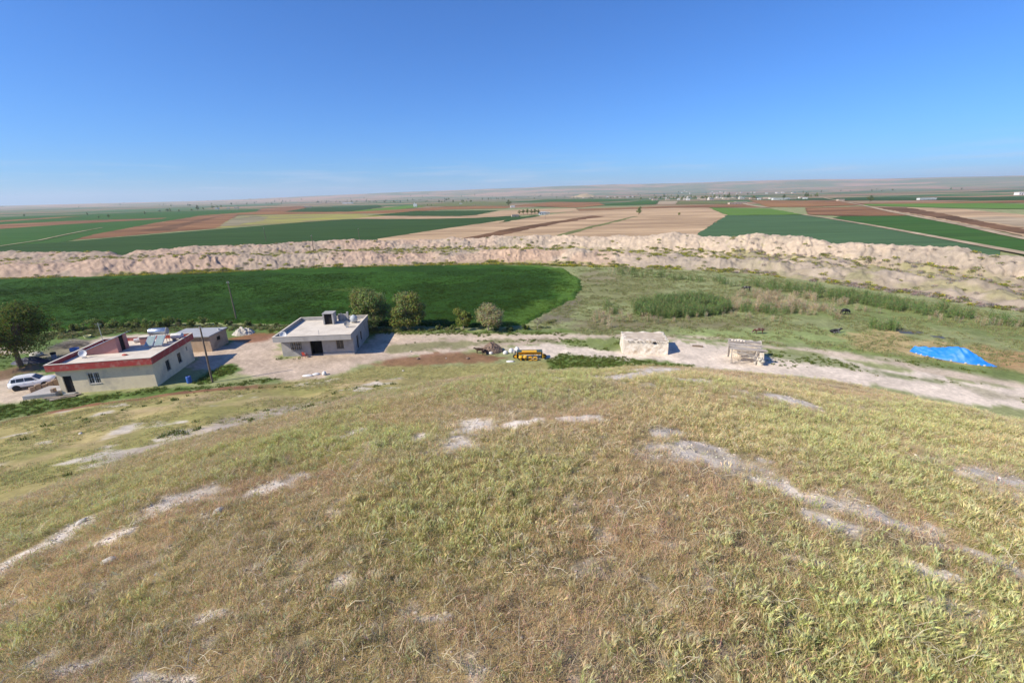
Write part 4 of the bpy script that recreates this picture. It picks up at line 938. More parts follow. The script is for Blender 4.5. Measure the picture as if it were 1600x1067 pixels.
for k in range(26):   # pole ends and stones showing along the eave
    x = .25 + k * .233 + rr.uniform(-.05, .05)
    if rr.random() < .3: continue
    s = rr.uniform(.035, .06); z = HH - .13 + rr.uniform(-.07, .05)
    MB().tube([(x, -.16 - rr.uniform(0, .06), z), (x, .2, z)], s, 6).build('roof_pole', M_POLE, HT)
for k in range(12):
    y = .3 + k * .33; put_lump('edge_stone', (HW - .15 + rr.uniform(-.12, .1), y, HH - .02), (rr.uniform(.1, .17), rr.uniform(.1, .16), rr.uniform(.07, .13)), M_STONE, 30 + k, parent=HT, sub=1)
for k in range(7): put_lump('edge_stone', (.1 + rr.uniform(-.1, .12), .5 + k * .55, HH - .03), (.12, .11, .09), M_STONE, 50 + k, parent=HT, sub=1)

# ---- tumbledown pen
RU = thing('ruined_shelter', 'tumbledown animal shelter of grey beams and rubble walls', 'shelter', (29.3, 57.1, 0), math.atan2(-1.0, 3.3)); RU.scale = (1.15, 1.15, 1.35)
M_GW = mat('silver_wood', (.44, .40, .36), (.32, .28, .25), 3, .95, .5, 12, stretch=(1, 4, 4))
rough_wall('back_wall', 0, 2.6, 3.5, 2.6, .4, 1.75, M_MUDW, RU, 12); rough_wall('side_wall', 3.35, .1, 3.35, 2.5, .42, 1.25, M_MUDW, RU, 13)
for k in range(9):   # rubble stones of the front corner pier
    put_lump('rubble_stone', (3.0 + rr.uniform(-.45, .3), .1 + rr.uniform(-.2, .35), .0 + .17 * (k // 2)), (rr.uniform(.2, .34), rr.uniform(.18, .28), rr.uniform(.14, .22)), M_STONE, 70 + k, parent=RU, sub=1)
MB().tube([(.02, .1, -.3), (-.05, .05, 1.55)], [.07, .055], 7).build('post', M_GW, RU); MB().tube([(-.02, 2.4, -.3), (-.08, 2.4, 1.9)], [.07, .055], 7).build('post', M_GW, RU); MB().tube([(2.6, .15, -.3), (2.65, .2, 1.3)], [.08, .06], 7).build('post', M_GW, RU)
for k in range(13):  # roof poles and planks, laid front to back in sagging rows
    y = .0 + k * .22; sag = .18 * math.sin(k * 1.3); z0 = 1.42 + .02 * k + rr.uniform(-.04, .04); l0 = -.25 + rr.uniform(-.15, .15); l1 = 3.4 + rr.uniform(-.4, .35)
    if k % 3 == 1: MB().tube([(l0, y, z0 + .05), (1.5, y + .03, z0 + sag * .3), (l1, y + rr.uniform(-.15, .15), z0 - .12)], [.06, .055, .04], 6).build('roof_pole', M_GW, RU)
    else:
        Mk = Matrix.Translation((l0, y, z0 + .06)) @ Matrix.Rotation(rr.uniform(-.05, .05), 4, 'Z') @ Matrix.Rotation(rr.uniform(.01, .06), 4, 'Y'); MB().box(0, l1 - l0, -.09, .09, 0, .035, 0, Mk).build('roof_plank', M_GW, RU)
MB().tube([(.1, .0, 1.2), (1.6, -.05, 1.05), (3.0, .05, .75)], [.06, .06, .045], 6).build('fallen_beam', M_GW, RU); MB().tube([(.9, .1, 1.25), (2.5, .0, .55)], [.05, .04], 6).build('fallen_beam', M_GW, RU)
for k in range(7): a = R(-62 + k * 21); MB().tube([(.75, -.1, .35), (.75 + .62 * math.sin(a) , -.12, .35 + .62 * math.cos(a))], .016, 5).build('hurdle_stick', M_WOOD, RU)
MB().tube([(.12, -.1, .02), (.12, -.12, .98)], .025, 5).tube([(.1, -.1, .1), (1.35, -.1, .1)], .022, 5).build('hurdle_frame', M_WOOD, RU)
for k in range(5): put_lump('roof_clod', (.3 + k * .32, 2.45 + rr.uniform(-.1, .1), 1.72), (.16, .13, .09), M_MUDW, 90 + k, parent=RU, sub=1)
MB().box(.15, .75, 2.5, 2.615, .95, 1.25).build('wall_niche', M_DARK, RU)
t = MB().tube([(-.75, 0, .14), (0, .03, .15), (.75, 0, .13)], [.13, .14, .12], 10).box(-.3, .3, -.05, .05, .2, .29).build('tree_log', M_POLE, None, loc=(27.7, 64.3, gz(27.7, 64.3) - .02), rot=(0, 0, R(-18)))
tag(t, 'short dark log lying on the sand between hut and ruin', 'log')

# ================================================================== VEHICLES AND GEAR
def wheel(parent, loc, r=.34, w=.22, axis='Y', rimm=None):
    Mw = Matrix.Translation(loc) @ Matrix.Rotation(R(90), 4, 'X')
    p = [(r * .62, -w / 2), (r * .92, -w / 2), (r, -w * .36), (r, w * .36), (r * .92, w / 2), (r * .62, w / 2)]
    ty = MB().lathe(p, 20, Mw).build('wheel', M_RUBBER, parent, smooth=False)
    MB().lathe([(0, -w * .34), (r * .2, -w * .38), (r * .6, -w * .26), (r * .63, -w * .45), (r * .63, w * .45), (r * .6, w * .26), (r * .2, w * .38), (0, w * .34)], 16, Mw).build('rim', rimm or M_STEEL, ty)
    return ty
M_CAR = mat('car_white', (.80, .81, .82), (.77, .78, .79), 2, .25, spec=.6)
CAR = thing('parked_car', 'white estate style off-road car parked left of the cream house', 'car', (-61.45, 54.35, gz(-61.45, 54.35)), math.atan2(1.2, 2.3))
# body: cross sections along x (rear to front): x, sill z, belt z, half width, hood/top z
secs = [(-2.14, .46, .80, .70, .86), (-2.08, .34, .98, .82, 1.04), (-1.6, .30, 1.02, .885, 1.07), (-.6, .28, 1.0, .90, 1.05), (.3, .28, .99, .90, 1.04), (.85, .28, .98, .895, 1.06), (1.4, .30, .94, .875, 1.04), (1.85, .34, .88, .83, .98), (2.1, .40, .74, .72, .86), (2.16, .46, .68, .60, .76)]
V = []; n = 9
for x, s, b, hw, tz in secs:
    pr = [(-hw * .86, s), (-hw * .98, s + .12), (-hw, (s + b) / 2), (-hw * .97, b), (-hw * .8, tz)]
    pts = pr + [(0, tz + .03)] + [(-y, z) for y, z in pr[::-1]]
    V += [(x, y, z) for y, z in pts]
n = 11; Fs = [(i * n + k, (i + 1) * n + k, (i + 1) * n + k + 1, i * n + k + 1) for i in range(len(secs) - 1) for k in range(n - 1)] + [(i * n, i * n + n - 1, (i + 1) * n + n - 1, (i + 1) * n) for i in range(len(secs) - 1)] + [tuple(range(n)), tuple(range((len(secs) - 1) * n, len(secs) * n))[::-1]]
MB().add(V, [f[::-1] for f in Fs]).build('body', M_CAR, CAR, smooth=True, bevel=0)
cab = [(-2.02, .78, 1.02, .70, 1.1), (-1.72, .80, 1.02, .66, 1.56), (-1.3, .81, 1.02, .66, 1.62), (-.3, .81, 1.02, .67, 1.64), (.25, .81, 1.02, .66, 1.58), (.95, .79, 1.03, .70, 1.09)]
V = []
for x, yb, zb, yt, zt_ in cab: V += [(x, -yb, zb), (x, -yt, zt_ - .04), (x, -yt * .82, zt_), (x, yt * .82, zt_), (x, yt, zt_ - .04), (x, yb, zb)]
Fs = [(i * 6 + k, (i + 1) * 6 + k, (i + 1) * 6 + k + 1, i * 6 + k + 1) for i in range(5) for k in range(5)] + [(0, 1, 2, 3, 4, 5), (30, 35, 34, 33, 32, 31)]
MB().add(V, [f[::-1] for f in Fs]).build('cabin', M_CAR, CAR, smooth=False)
def quadpart(name, pts, m, parent, off=.012):
    a, b, c, d = [Vector(p) for p in pts]; nn = (b - a).cross(d - a).normalized()
    v = [p + nn * off for p in (a, b, c, d)] + [p - nn * off for p in (a, b, c, d)]
    return MB().add(v, [(0, 1, 2, 3), (7, 6, 5, 4), (0, 4, 5, 1), (1, 5, 6, 2), (2, 6, 7, 3), (3, 7, 4, 0)]).build(name, m, parent)
for s in (-1, 1):
    def sp(x, f):   # point on the cabin side, f from belt (0) to roof (1)
        xs = [c[0] for c in cab]; yb = np.interp(x, xs, [c[1] for c in cab]); zb = np.interp(x, xs, [c[2] for c in cab]); yt = np.interp(x, xs, [c[3] for c in cab]); z_ = np.interp(x, xs, [c[4] for c in cab]) - .04
        return (x, s * (yb + (yt - yb) * f), zb + (z_ - zb) * f)
    for xa, xb, xc, xd in ((-.42, .72, .22, -.42), (-1.2, -.5, -.5, -1.2), (-1.75, -1.28, -1.28, -1.62)):
        q = [sp(xa, .1), sp(xb, .1), sp(xc, .84), sp(xd, .84)]
        quadpart('side_window', q if s < 0 else q[::-1], M_GLASS, CAR)
    quadpart('headlight', [(2.06, s * .48, .70), (2.0, s * .76, .72), (1.98, s * .76, .86), (2.06, s * .48, .84)][::s], M_STEEL, CAR, .02)
    quadpart('tail_light', [(-2.1, s * .62, .72), (-2.07, s * .80, .72), (-2.05, s * .80, 1.0), (-2.09, s * .62, 1.0)][::-s], M_RED, CAR, .02)
    for x in (-1.33, 1.34):
        Mw = Matrix.Translation((x, s * .80, .34)) @ Matrix.Rotation(R(90), 4, 'X')
        MB().lathe([(.0, -.1), (.41, -.1), (.41, .1), (0, .1)], 20, Mw).build('wheel_arch', M_RUBBER, CAR); wheel(CAR, (x, s * .81, .34), .345, .22)
    MB().tube([(-1.5, s * .56, 1.62), (-.2, s * .57, 1.70), (.1, s * .56, 1.63)], .018, 5).build('roof_rail', M_STEEL, CAR)
    MB().box(.5, .68, s * .84 - .07, s * .84 + .11 * s + .02, 1.0, 1.13).build('mirror', M_CAR, CAR, bevel=.02)
    for x in (.18, -.62): MB().box(x, x + .16, s * .905 - .012, s * .905 + .012, .86, .89).build('door_handle', M_STEEL, CAR)
    MB().box(-1.0, 1.0, s * .895 - .02, s * .895 + .02, .32, .42).build('sill_trim', M_RUBBER, CAR)
quadpart('windscreen', [(.93, -.70, 1.1), (.93, .70, 1.1), (.32, .60, 1.53), (.32, -.60, 1.53)], M_GLASS, CAR); quadpart('rear_window', [(-2.0, .66, 1.12), (-2.0, -.66, 1.12), (-1.76, -.58, 1.5), (-1.76, .58, 1.5)], M_GLASS, CAR)
MB().box(2.02, 2.19, -.6, .6, .40, .60).build('front_bumper', M_RUBBER, CAR, bevel=.03); MB().box(-2.2, -2.05, -.66, .66, .42, .58).build('rear_bumper', M_RUBBER, CAR, bevel=.03); MB().box(2.09, 2.17, -.42, .42, .64, .76).build('grille', M_DARK, CAR)
quadpart('number_plate', [(-2.135, .26, .62), (-2.135, -.26, .62), (-2.13, -.26, .74), (-2.13, .26, .74)], M_WHITE, CAR, .01)

# ---- seed drill
SD = thing('seed_drill', 'yellow and green farm seed drill standing on the sandy yard', 'farm machine', (2.45, 60.6, gz(2.45, 60.6)), R(-2)); SD.scale = (1, 1.1, .78)
MB().tube([(-1.85, .1, .62), (1.85, .1, .62)], .07, 4).tube([(-1.85, .75, .62), (1.85, .75, .62)], .07, 4).tube([(-1.3, .1, .62), (-1.3, .75, .62)], .06, 4).tube([(1.3, .1, .62), (1.3, .75, .62)], .06, 4).build('frame', M_DGRN, SD)
hop = MB().add([(-1.75, .25, .8), (1.75, .25, .8), (1.75, .75, .8), (-1.75, .75, .8), (-1.8, -.05, 1.4), (1.8, -.05, 1.4), (1.8, .95, 1.4), (-1.8, .95, 1.4)], [(3, 2, 1, 0), (4, 5, 6, 7), (0, 1, 5, 4), (1, 2, 6, 5), (2, 3, 7, 6), (3, 0, 4, 7)]).build('hopper', M_DGRN, SD, bevel=.02)
MB().box(-1.1, 1.0, -.1, .6, 1.402, 1.47).build('lid', M_YEL, hop, bevel=.02); MB().add([(-1.6, .2, .78), (1.6, .2, .78), (1.6, -.12, 1.41), (-1.6, -.12, 1.41), (-1.6, .24, .78), (1.6, .24, .78), (1.6, -.08, 1.41), (-1.6, -.08, 1.41)], [(0, 1, 2, 3), (7, 6, 5, 4), (3, 2, 6, 7), (0, 4, 5, 1), (1, 5, 6, 2), (0, 3, 7, 4)]).build('front_plate', M_YEL, hop)
for k, x in enumerate((-1.25, -.62, .1, .78)):
    u = MB()
    if k < 2:
        Mu = Matrix.Translation((x, -.38, .62)) @ Matrix.Rotation(R(68), 4, 'X'); u.lathe([(0, -.42), (.22, -.42), (.30, -.24), (.31, .24), (.25, .4), (0, .45)], 14, Mu)
        u.build('seed_bin', M_YEL, SD, smooth=True)
    else:
        u.box(x - .27, x + .27, -.62, -.2, .5, .62).box(x - .27, x - .2, -.6, -.5, .12, .5).box(x + .2, x + .27, -.6, -.5, .12, .5).box(x - .27, x + .27, -.66, -.55, .06, .16); u.build('row_unit', M_YEL, SD, bevel=.015)
        MB().tube([(x, -.4, .62), (x + .05, -.35, 1.2)], .03, 6).build('seed_tube', M_ORNG, SD)
    wheel(SD, (x, -.55, .2), .2, .1, rimm=M_YEL); MB().tube([(x, -.5, .4), (x, .1, .6)], .04, 5).build('linkage', M_ORNG, SD)
for s in (-1, 1):
    wheel(SD, (s * 1.98, .35, .42), .42, .2, rimm=M_YEL); MB().box(s * 1.86 - .03, s * 1.86 + .03, -.35, .4, .3, 1.15).build('side_plate', M_YEL, SD, bevel=.01)
MB().tube([(-.4, .75, .62), (0, 1.7, .55), (.4, .75, .62)], .05, 6).tube([(0, 1.7, .55), (0, 1.75, 0)], .04, 6).build('drawbar', M_DGRN, SD)

# ---- poles
def utility_pole(x, y, h, lean, label, m=M_POLE, arm=True, r0=.13):
    t = thing('utility_pole', label, 'pole', (x, y, gz(x, y) - .1), 0); l = Vector(lean)
    MB().tube([(0, 0, -.3), (l.x * h * .5, l.y * h * .5, h * .5), (l.x * h, l.y * h, h)], [r0, r0 * .85, r0 * .66], 8).build('shaft', m, t)
    if arm:
        for s in (-.1, .12): MB().tube([(l.x * h + s, l.y * h, h - .25), (l.x * h + s, l.y * h, h - .08)], .04, 6).build('insulator', M_WHITE, t)
        MB().box(l.x * h - .3, l.x * h + .3, l.y * h - .03, l.y * h + .03, h - .32, h - .26).build('bracket', M_STEEL, t)
    return t
x, y = at(332, 597); utility_pole(x, y, 7.6, (.01, 0), 'brown wooden utility pole in front of the cream house shadow')
x, y = at(370, 501); utility_pole(x, y, 7.9, (-.02, 0), 'wooden utility pole standing at the near edge of the wheat')
for (u, v, h, lab) in [(492, 403, 8.5, 'thin utility pole on the spoil bank above the wheat'), (416, 378, 8.0, 'thin utility pole behind the left spoil bank'), (852, 343, 8, 'distant utility pole on the tan field'), (562, 377, 7, 'distant utility pole left of the tan field')]:
    x, y = at(u, v, 1.5 if u == 492 else 0); o = utility_pole(x, y, h, (-.01, 0), lab, r0=.14)
    if u == 492: o.location.z = 1.3

# ---- heaps, sacks, litter
def heap_mesh(rx, ry, h, seed, rough=.3, n=46):
    a = np.linspace(-1.15, 1.15, n); X, Y = np.meshgrid(a, a); d = np.sqrt(X * X + Y * Y) + (fbm(X * 1.7 + seed, Y * 1.7, seed, 3) - .5) * .35
    Z = h * np.clip(1 - d, -.2, 1) ** 1 * 1.25; Z = np.where(d < 1, h * np.clip(1 - d ** 1.7, 0, 1) + (fbm(X * 6, Y * 6 + seed, seed + 3, 4) - .5) * 2.0 * rough * h * np.sqrt(np.clip(1 - d, 0, 1)), -.15)
    return np.stack([X.ravel() * rx, Y.ravel() * ry, Z.ravel()], 1), grid_faces(n, n)
V, Fq = heap_mesh(1.55, 1.5, 1.25, 3, .5); bh = thing('brush_heap', 'brown heap of dry brushwood behind the yellow machine', 'heap', (-3.0, 64.6, gz(-3, 64.6)), 0)
M_BR = mat('brushwood', (.24, .17, .13), (.15, .105, .08), 6, .95, .8, 12); link('core', np_mesh('core', V, Fq, M_BR), bh)
tw = MB()
for k in range(700):
    a = rr.uniform(0, 6.28); d = rr.random() ** .6; h = 1.25 * (1 - d) ** .8 + .05; p = Vector((1.5 * d * math.cos(a), 1.45 * d * math.sin(a), h * .92)); q = Vector((rr.gauss(0, 1), rr.gauss(0, 1), rr.uniform(-.3, .5))).normalized() * rr.uniform(.35, .95); tw.tube([p - q * .5, p + q * .5 + Vector((0, 0, rr.uniform(-.05, .05)))], .022, 3, cap=False)
tag(tw.build('twigs', mat('twig', (.34, .26, .21), (.20, .15, .12), 6, .95), bh), kind='stuff')
for k, (u, v, sx, sy, sz, lab) in enumerate([(767, 553, .36, .3, .3, 'white sack leaning on the left foot of the brush heap'), (790, 553, .42, .34, .4, 'white sack at the right foot of the brush heap'), (799, 551, .5, .4, .5, 'large white sack between the brush heap and the yellow machine'), (808, 549, .42, .4, .55, 'pale lilac white sack just left of the yellow machine')]):
    x, y = at(u, v); put_lump('filled_sack', (x, y + .3, gz(x, y + .3) - .03), (sx, sy, sz), M_SACK, 110 + k, lab, 'sack', rz=k * .7, amt=.13)
x, y = at(797, 564); put_lump('crumpled_sheet', (x, y, gz(x, y) - .02), (.6, .35, .12), M_SACK, 120, 'crumpled white sheet on the ground left of the yellow machine', 'sheet', amt=.4)
x, y = at(804, 551); put_lump('grey_sack', (x, y, gz(x, y) - .02), (.25, .25, .35), M_CONC, 121, 'small grey sack wedged between the white sacks', 'sack')
for k, (u, v, sx, sy, sz, lab) in enumerate([(481, 588, .75, .35, .16, 'long flattened pale rubbish bag on the yard edge'), (494, 586, .5, .3, .22, 'crumpled white rubbish bag on the yard edge'), (507, 586, .28, .26, .42, 'upright bluish white bag on the yard edge')]):
    x, y = G(u, v); put_lump('rubbish_bag', (x, y, gz(x, y) - .02), (sx, sy, sz), M_SACK, 130 + k, lab, 'bag', rz=.3 * k, amt=.3)
for k, (u, v, s, lab) in enumerate([(642, 550, .22, 'pale stone on the track edge near the grey house'), (630, 580, .2, 'grey bag scrap on the slope below the red soil'), (653, 562, .3, 'dark clod on the red soil'), (731, 561, .34, 'dark brown rusty lump on the red soil by the brush heap'), (697, 560, .12, 'small pale stone on the red soil')]):
    x, y = G(u, v); put_lump('field_stone', (x, y, gz(x, y) - .03), (s, s * .8, s * .7), M_STONE if 'dark' not in lab else M_BR, 140 + k, lab, 'stone', sub=1)
x, y = at(375, 523); V, Fq = heap_mesh(1.9, 1.5, .95, 9, .9); o = link('rubble_heap', np_mesh('rubble_heap', V, Fq, M_STONE)); o.location = (x, y + 1, gz(x, y + 1)); tag(o, 'heap of pale rubble and rags beyond the shed', 'heap')
for k in range(15): a = rr.uniform(0, 6.3); d = rr.uniform(.1, 1.5); put_lump('rubble_stone', (x + d * math.cos(a), y + 1 + d * math.sin(a) * .8, gz(x, y) + .8 * (1 - d / 1.7)), (rr.uniform(.18, .4), rr.uniform(.15, .3), rr.uniform(.12, .28)), M_STONE if k % 2 else M_BR, 160 + k, 'chunk of rubble on the heap beyond the shed', 'rubble', 'chunks on the rubble heap', sub=1)
# things in the shade of the big tree
o = thing('tarp_covered_pile', 'long low pile under dark blue sheeting beneath the big tree', 'pile', (*at(48, 566), 0), R(8))
V, Fq = heap_mesh(2.6, .8, .8, 21, .5); link('sheeting', np_mesh('sheeting', V, Fq, mat('navy_sheet', (.03, .035, .07), (.045, .05, .09), 2, .6)), o)
x, y = at(57, 556); put_lump('pale_pile', (x, y, 0), (.9, .7, .5), M_STONE, 171, 'pale rubble pile behind the dark sheeting under the big tree', 'pile', amt=.35)
x, y = at(86, 562); t = thing('metal_drum', 'bluish grey upright drum with a black lid in the tree shade', 'drum', (x, y, gz(x, y)), 0)
MB().lathe([(0, 0), (.29, 0), (.3, .3), (.315, .31), (.3, .33), (.3, .62), (.315, .63), (.3, .65), (.29, .92), (0, .92)], 16).build('shell', mat('drum_grey', (.20, .23, .30), (.16, .18, .24), 3, .6), t)
MB().lathe([(0, .922), (.34, .922), (.36, 1.0), (.34, 1.2), (0, 1.24)], 14).build('lid', M_DARK, t)
x, y = at(117, 548); t = thing('plastic_crate', 'dark blue crate behind the cream house roof corner', 'crate', (x, y, gz(x, y)), R(20))
cr = MB(); cr.box(-.5, .5, -.35, .35, 0, .06); cr.box(-.5, .5, -.35, -.31, .06, .55); cr.box(-.5, .5, .31, .35, .06, .55); cr.box(-.5, -.46, -.31, .31, .06, .55); cr.box(.46, .5, -.31, .31, .06, .55); cr.build('shell', M_BLUE, t)
x, y = at(112, 541); t = thing('branch_pile', 'pile of bare grey branches left of the cream house', 'pile', (x, y, gz(x, y)), 0); tw = MB()
for k in range(160): p = Vector((rr.gauss(0, 1.2), rr.gauss(0, .7), abs(rr.gauss(.2, .28)))); a = rr.gauss(.3, .5); q = Vector((math.cos(a), math.sin(a), rr.gauss(0, .2))) * rr.uniform(.5, 1.3); tw.tube([p - q, p + Vector((0, 0, .08)), p + q * .8], [.03, .025, .012], 4, cap=False)
tag(tw.build('branches', mat('grey_branch', (.33, .29, .25), (.22, .19, .16), 5, .95), t), kind='stuff')
x, y = at(137, 527); t = thing('plastic_tub', 'pale yellow tub beyond the cream house', 'tub', (x, y, gz(x, y)), 0); MB().lathe([(0, 0), (.4, 0), (.55, .4), (.52, .4), (.38, .04), (0, .04)], 16).build('shell', mat('tub_yellow', (.70, .66, .36), (.62, .58, .30), 3, .5), t)
# ---- blue tarpaulin over a heap
TC = (59.0, 57.2); TR = math.atan2(-5.6, 4.6)
nx_, ny_ = 90, 46; U, Vv = np.meshgrid(np.linspace(0, 1, nx_), np.linspace(0, 1, ny_))
hw = 1.75 * (np.sin(np.pi * np.clip(U, .02, .985)) ** .55) * (1 - .35 * U); X = (U - .5) * 8.6; Y = (Vv - .5) * 2 * hw
prof_t = np.interp(U, [0, .04, .12, .25, .4, .55, .66, .78, .9, 1], [.1, .75, .85, 1.05, 1.4, 1.7, 1.6, .95, .3, .05])
Z = prof_t * np.clip(1 - np.abs(Vv - .5) * 2, 0, 1) ** .75 * 1.05
fold = np.abs(fbm(U * 9 + Vv * 3, Vv * 2.2, 181, 3) - .5) * 2; Z += (fold - .3) * .42 * np.clip(prof_t, 0, 1) * np.clip((1 - np.abs(Vv - .5) * 2) * 4, 0, 1) + (fbm(U * 22, Vv * 8, 183, 3) - .5) * .07
TP = thing('tarpaulin_heap', 'bright blue tarpaulin draped over a long heap', 'tarpaulin', (TC[0], TC[1], gz(*TC) + .03), TR)
me = np_mesh('sheet', np.stack([X.ravel(), Y.ravel(), np.maximum(Z, .0).ravel()], 1), grid_faces(ny_, nx_), mat('tarp_blue', (.015, .21, .74), (.012, .17, .62), 1.2, .5, .35, 5, spec=.4, c3=(.06, .26, .66), s3=.8)); link('sheet', me, TP)
c_, s_ = math.cos(TR), math.sin(TR)
STN = [(.03, .5), (.1, .06), (.13, .1), (.16, .02), (.24, .03), (.32, .04), (.52, .02), (.68, .02), (.82, .0), (.88, .05), (.78, .98)]
for k, (u_, v_) in enumerate(STN):
    w_ = 1.75 * (math.sin(math.pi * u_) ** .55) * (1 - .35 * u_); lx, ly = (u_ - .5) * 8.6, (v_ - .5) * 2 * w_
    x, y = TC[0] + lx * c_ - ly * s_, TC[1] + lx * s_ + ly * c_
    put_lump('weight_stone', (x, y, gz(x, y) + .0), (.19, .15, .14), M_STONE, 190 + k, 'pale stone weighing down the edge of the blue tarpaulin', 'stone', 'stones on the blue tarpaulin hem', sub=1)
# ---- pale stones on the mound
for k, (u, v, s, lab) in enumerate([(172, 881, .05, 'single pale stone in the dry grass at lower left'), (128, 817, .05, 'long pale stone at the head of the bare strip on the left'), (126, 678, .16, 'small white stone on the slope below the red soil bank'), (935, 571, .12, 'small white stone at the top edge of the mound'), (342, 801, .05, 'small pale stone by the left bare strip')]):
    x, y = G(u, v); put_lump('field_stone', (x, y, gz(x, y)), (s * 1.3, s * .8, s * .6), M_STONE, 210 + k, lab, 'stone', rz=.5 + k, amt=.3)

# ================================================================== TREES
M_BARK = mat('bark', (.17, .13, .10), (.11, .085, .065), 4, .95, .5, 12); M_BARKP = mat('bark_pale', (.36, .31, .26), (.25, .21, .17), 4, .95, .5, 12)
LEAF = leaf_mat('leaf', instancer=False, transl=.42)
def crown_mesh(blobs, n, size, cols, seed, shell=.55, name='crown'):
    """leaf cloud: many small leaf faces gathered round the limb ends"""
    r_ = random.Random(seed); random.seed(seed); p = Plant(); tot = sum(b[3] ** 2 for b in blobs)
    for bx_, by_, bz_, br in blobs:
        base = r_.choice(cols)
        for k in range(int(n * br * br / tot)):
            d = Vector((r_.gauss(0, 1), r_.gauss(0, 1), r_.gauss(0, 1))).normalized() * br * (shell + (1.08 - shell) * r_.random() ** .7) * (1 + .22 * math.sin(7 * d_ if (d_ := r_.random()) else 0))
            d.z *= .85; c = tuple(v * r_.uniform(.75, 1.3) for v in (base if r_.random() < .75 else r_.choice(cols)))
            nrm = (d.normalized() + Vector((r_.gauss(0, .7), r_.gauss(0, .7), r_.gauss(.3, .7))))
            p.card((bx_ + d.x, by_ + d.y, bz_ + d.z), size * r_.uniform(.6, 1.3), c, nrm)
    me = bpy.data.meshes.new(name); me.from_pydata(p.v, [], p.f)
    ca = me.color_attributes.new('Col', 'FLOAT_COLOR', 'POINT'); ca.data.foreach_set('color', np.concatenate([np.array(p.c), np.ones((len(p.v), 1))], 1).astype(np.float32).ravel())
    me.materials.append(LEAF); me.update(); return me
def make_tree(loc, h, spread, seed, label, cols, n=7000, size=.13, trunk_h=.28, tr=.2, bark=None, nb=22, group=None, twigs=0, squash=1.0, name='leafy_tree', low=.3):
    r_ = random.Random(seed); t = thing(name, label, 'tree', loc, r_.uniform(0, 6), group)
    blobs = []
    for k in range(nb):
        a = r_.uniform(0, 6.28); f = r_.random() ** .5; z = h * (low + (1 - low) * (.12 + .76 * r_.random())); env = math.sin(math.pi * min(1, max(.12, (z / h - low * .6) / (1.02 - low * .6)))) ** .6
        blobs.append((spread * f * env * math.cos(a) * .8, spread * f * env * math.sin(a) * .8, z * squash, spread * r_.uniform(.2, .36)))
    tb = MB(); lean = (r_.uniform(-.12, .12), r_.uniform(-.1, .1)); top = Vector((lean[0] * h * .4, lean[1] * h * .4, h * trunk_h))
    tb.tube([(0, 0, -.3), (lean[0] * h * .15, lean[1] * h * .15, h * trunk_h * .5), top], [tr * 1.25, tr, tr * .85], 9)
    for b in blobs: e = Vector(b[:3]); m_ = top.lerp(e, .5) + Vector((r_.uniform(-.2, .2), r_.uniform(-.2, .2), .12 * h)); tb.tube([top, m_, e], [tr * .42, tr * .24, tr * .07], 5, cap=False)
    tb.build('trunk', bark or M_BARK, t)
    link('crown', crown_mesh(blobs, n, size, cols, seed), t)
    if twigs:
        tw = MB()
        for k in range(twigs):
            b = r_.choice(blobs); d = Vector((r_.gauss(0, 1), r_.gauss(0, 1), abs(r_.gauss(.5, .7)))).normalized(); p = Vector(b[:3]) + d * b[3] * .5; tw.tube([p, p + d * b[3] * r_.uniform(.5, .95)], [.02, .008], 3, cap=False)
        tag(tw.build('twigs', M_BARKP, t), kind='stuff')
    return t
OL = [(.23, .29, .10), (.27, .32, .12), (.19, .24, .08)]; PALE = [(.36, .34, .17), (.30, .30, .13), (.40, .37, .21)]; DKG = [(.11, .15, .04), (.13, .165, .045), (.20, .225, .06)]
YG = [(.22, .25, .065), (.25, .27, .075), (.17, .195, .05)]
def tp(u, v): x, y = at(u, v); return (x, y, gz(x, y))
make_tree(tp(32, 572), 8.8, 5.2, 3, 'large dark green tree at the left edge beside the house', DKG + [(.09, .11, .022)], 15000, .15, .3, .3, nb=40, low=.25)
make_tree(tp(583, 513), 6.9, 4.3, 5, 'broad olive green tree just behind the grey house', OL + [(.20, .21, .07)], 17000, .16, .14, .2, nb=30, twigs=260, low=.08)
make_tree(tp(638, 514), 6.7, 3.5, 8, 'tall tree with pale bare twigs right of the grey house', OL + YG, 14000, .15, .2, .18, nb=30, twigs=420, low=.14, bark=M_BARKP)
make_tree(tp(724, 514), 3.6, 1.95, 12, 'small dense green tree, left of the pair by the wheat', YG, 6500, .11, .28, .09, nb=18, bark=M_BARKP, low=.2)
make_tree(tp(763, 516), 4.5, 2.8, 15, 'small pale tree, right of the pair by the wheat', PALE, 7000, .12, .3, .12, nb=24, twigs=160, bark=M_BARKP, low=.22)
make_tree(tp(840, 513), 1.9, .9, 18, 'small bare whitish shrub at the corner of the wheat', [(.24, .22, .15), (.18, .18, .09)], 350, .06, .3, .05, nb=9, twigs=140, bark=M_BARKP, name='bare_shrub')
r_ = random.Random(77)
SH = [(95, 520), (110, 518), (128, 516), (146, 513), (160, 512), (176, 511), (190, 513), (205, 512), (221, 511), (236, 512), (252, 511), (268, 509), (284, 509), (300, 509), (318, 508), (336, 508), (356, 508), (385, 509), (408, 509), (430, 510), (690, 514), (705, 515), (780, 515), (800, 516), (818, 515)]
for k, (u, v) in enumerate(SH):
    s = r_.uniform(.75, 1.35) if u < 330 else r_.uniform(.4, .7); x, y, z = tp(u + r_.uniform(-4, 4), v)
    make_tree((x, y, z - .1), 1.75 * s, 1.3 * s, 300 + k, 'dark leafy shrub in the hedge along the near edge of the wheat', OL + DKG + ([(.19, .19, .10)] if k % 4 == 0 else []), 900, .12, .2, .05, nb=9, group='shrubs along the wheat edge', name='hedge_shrub', low=.1)

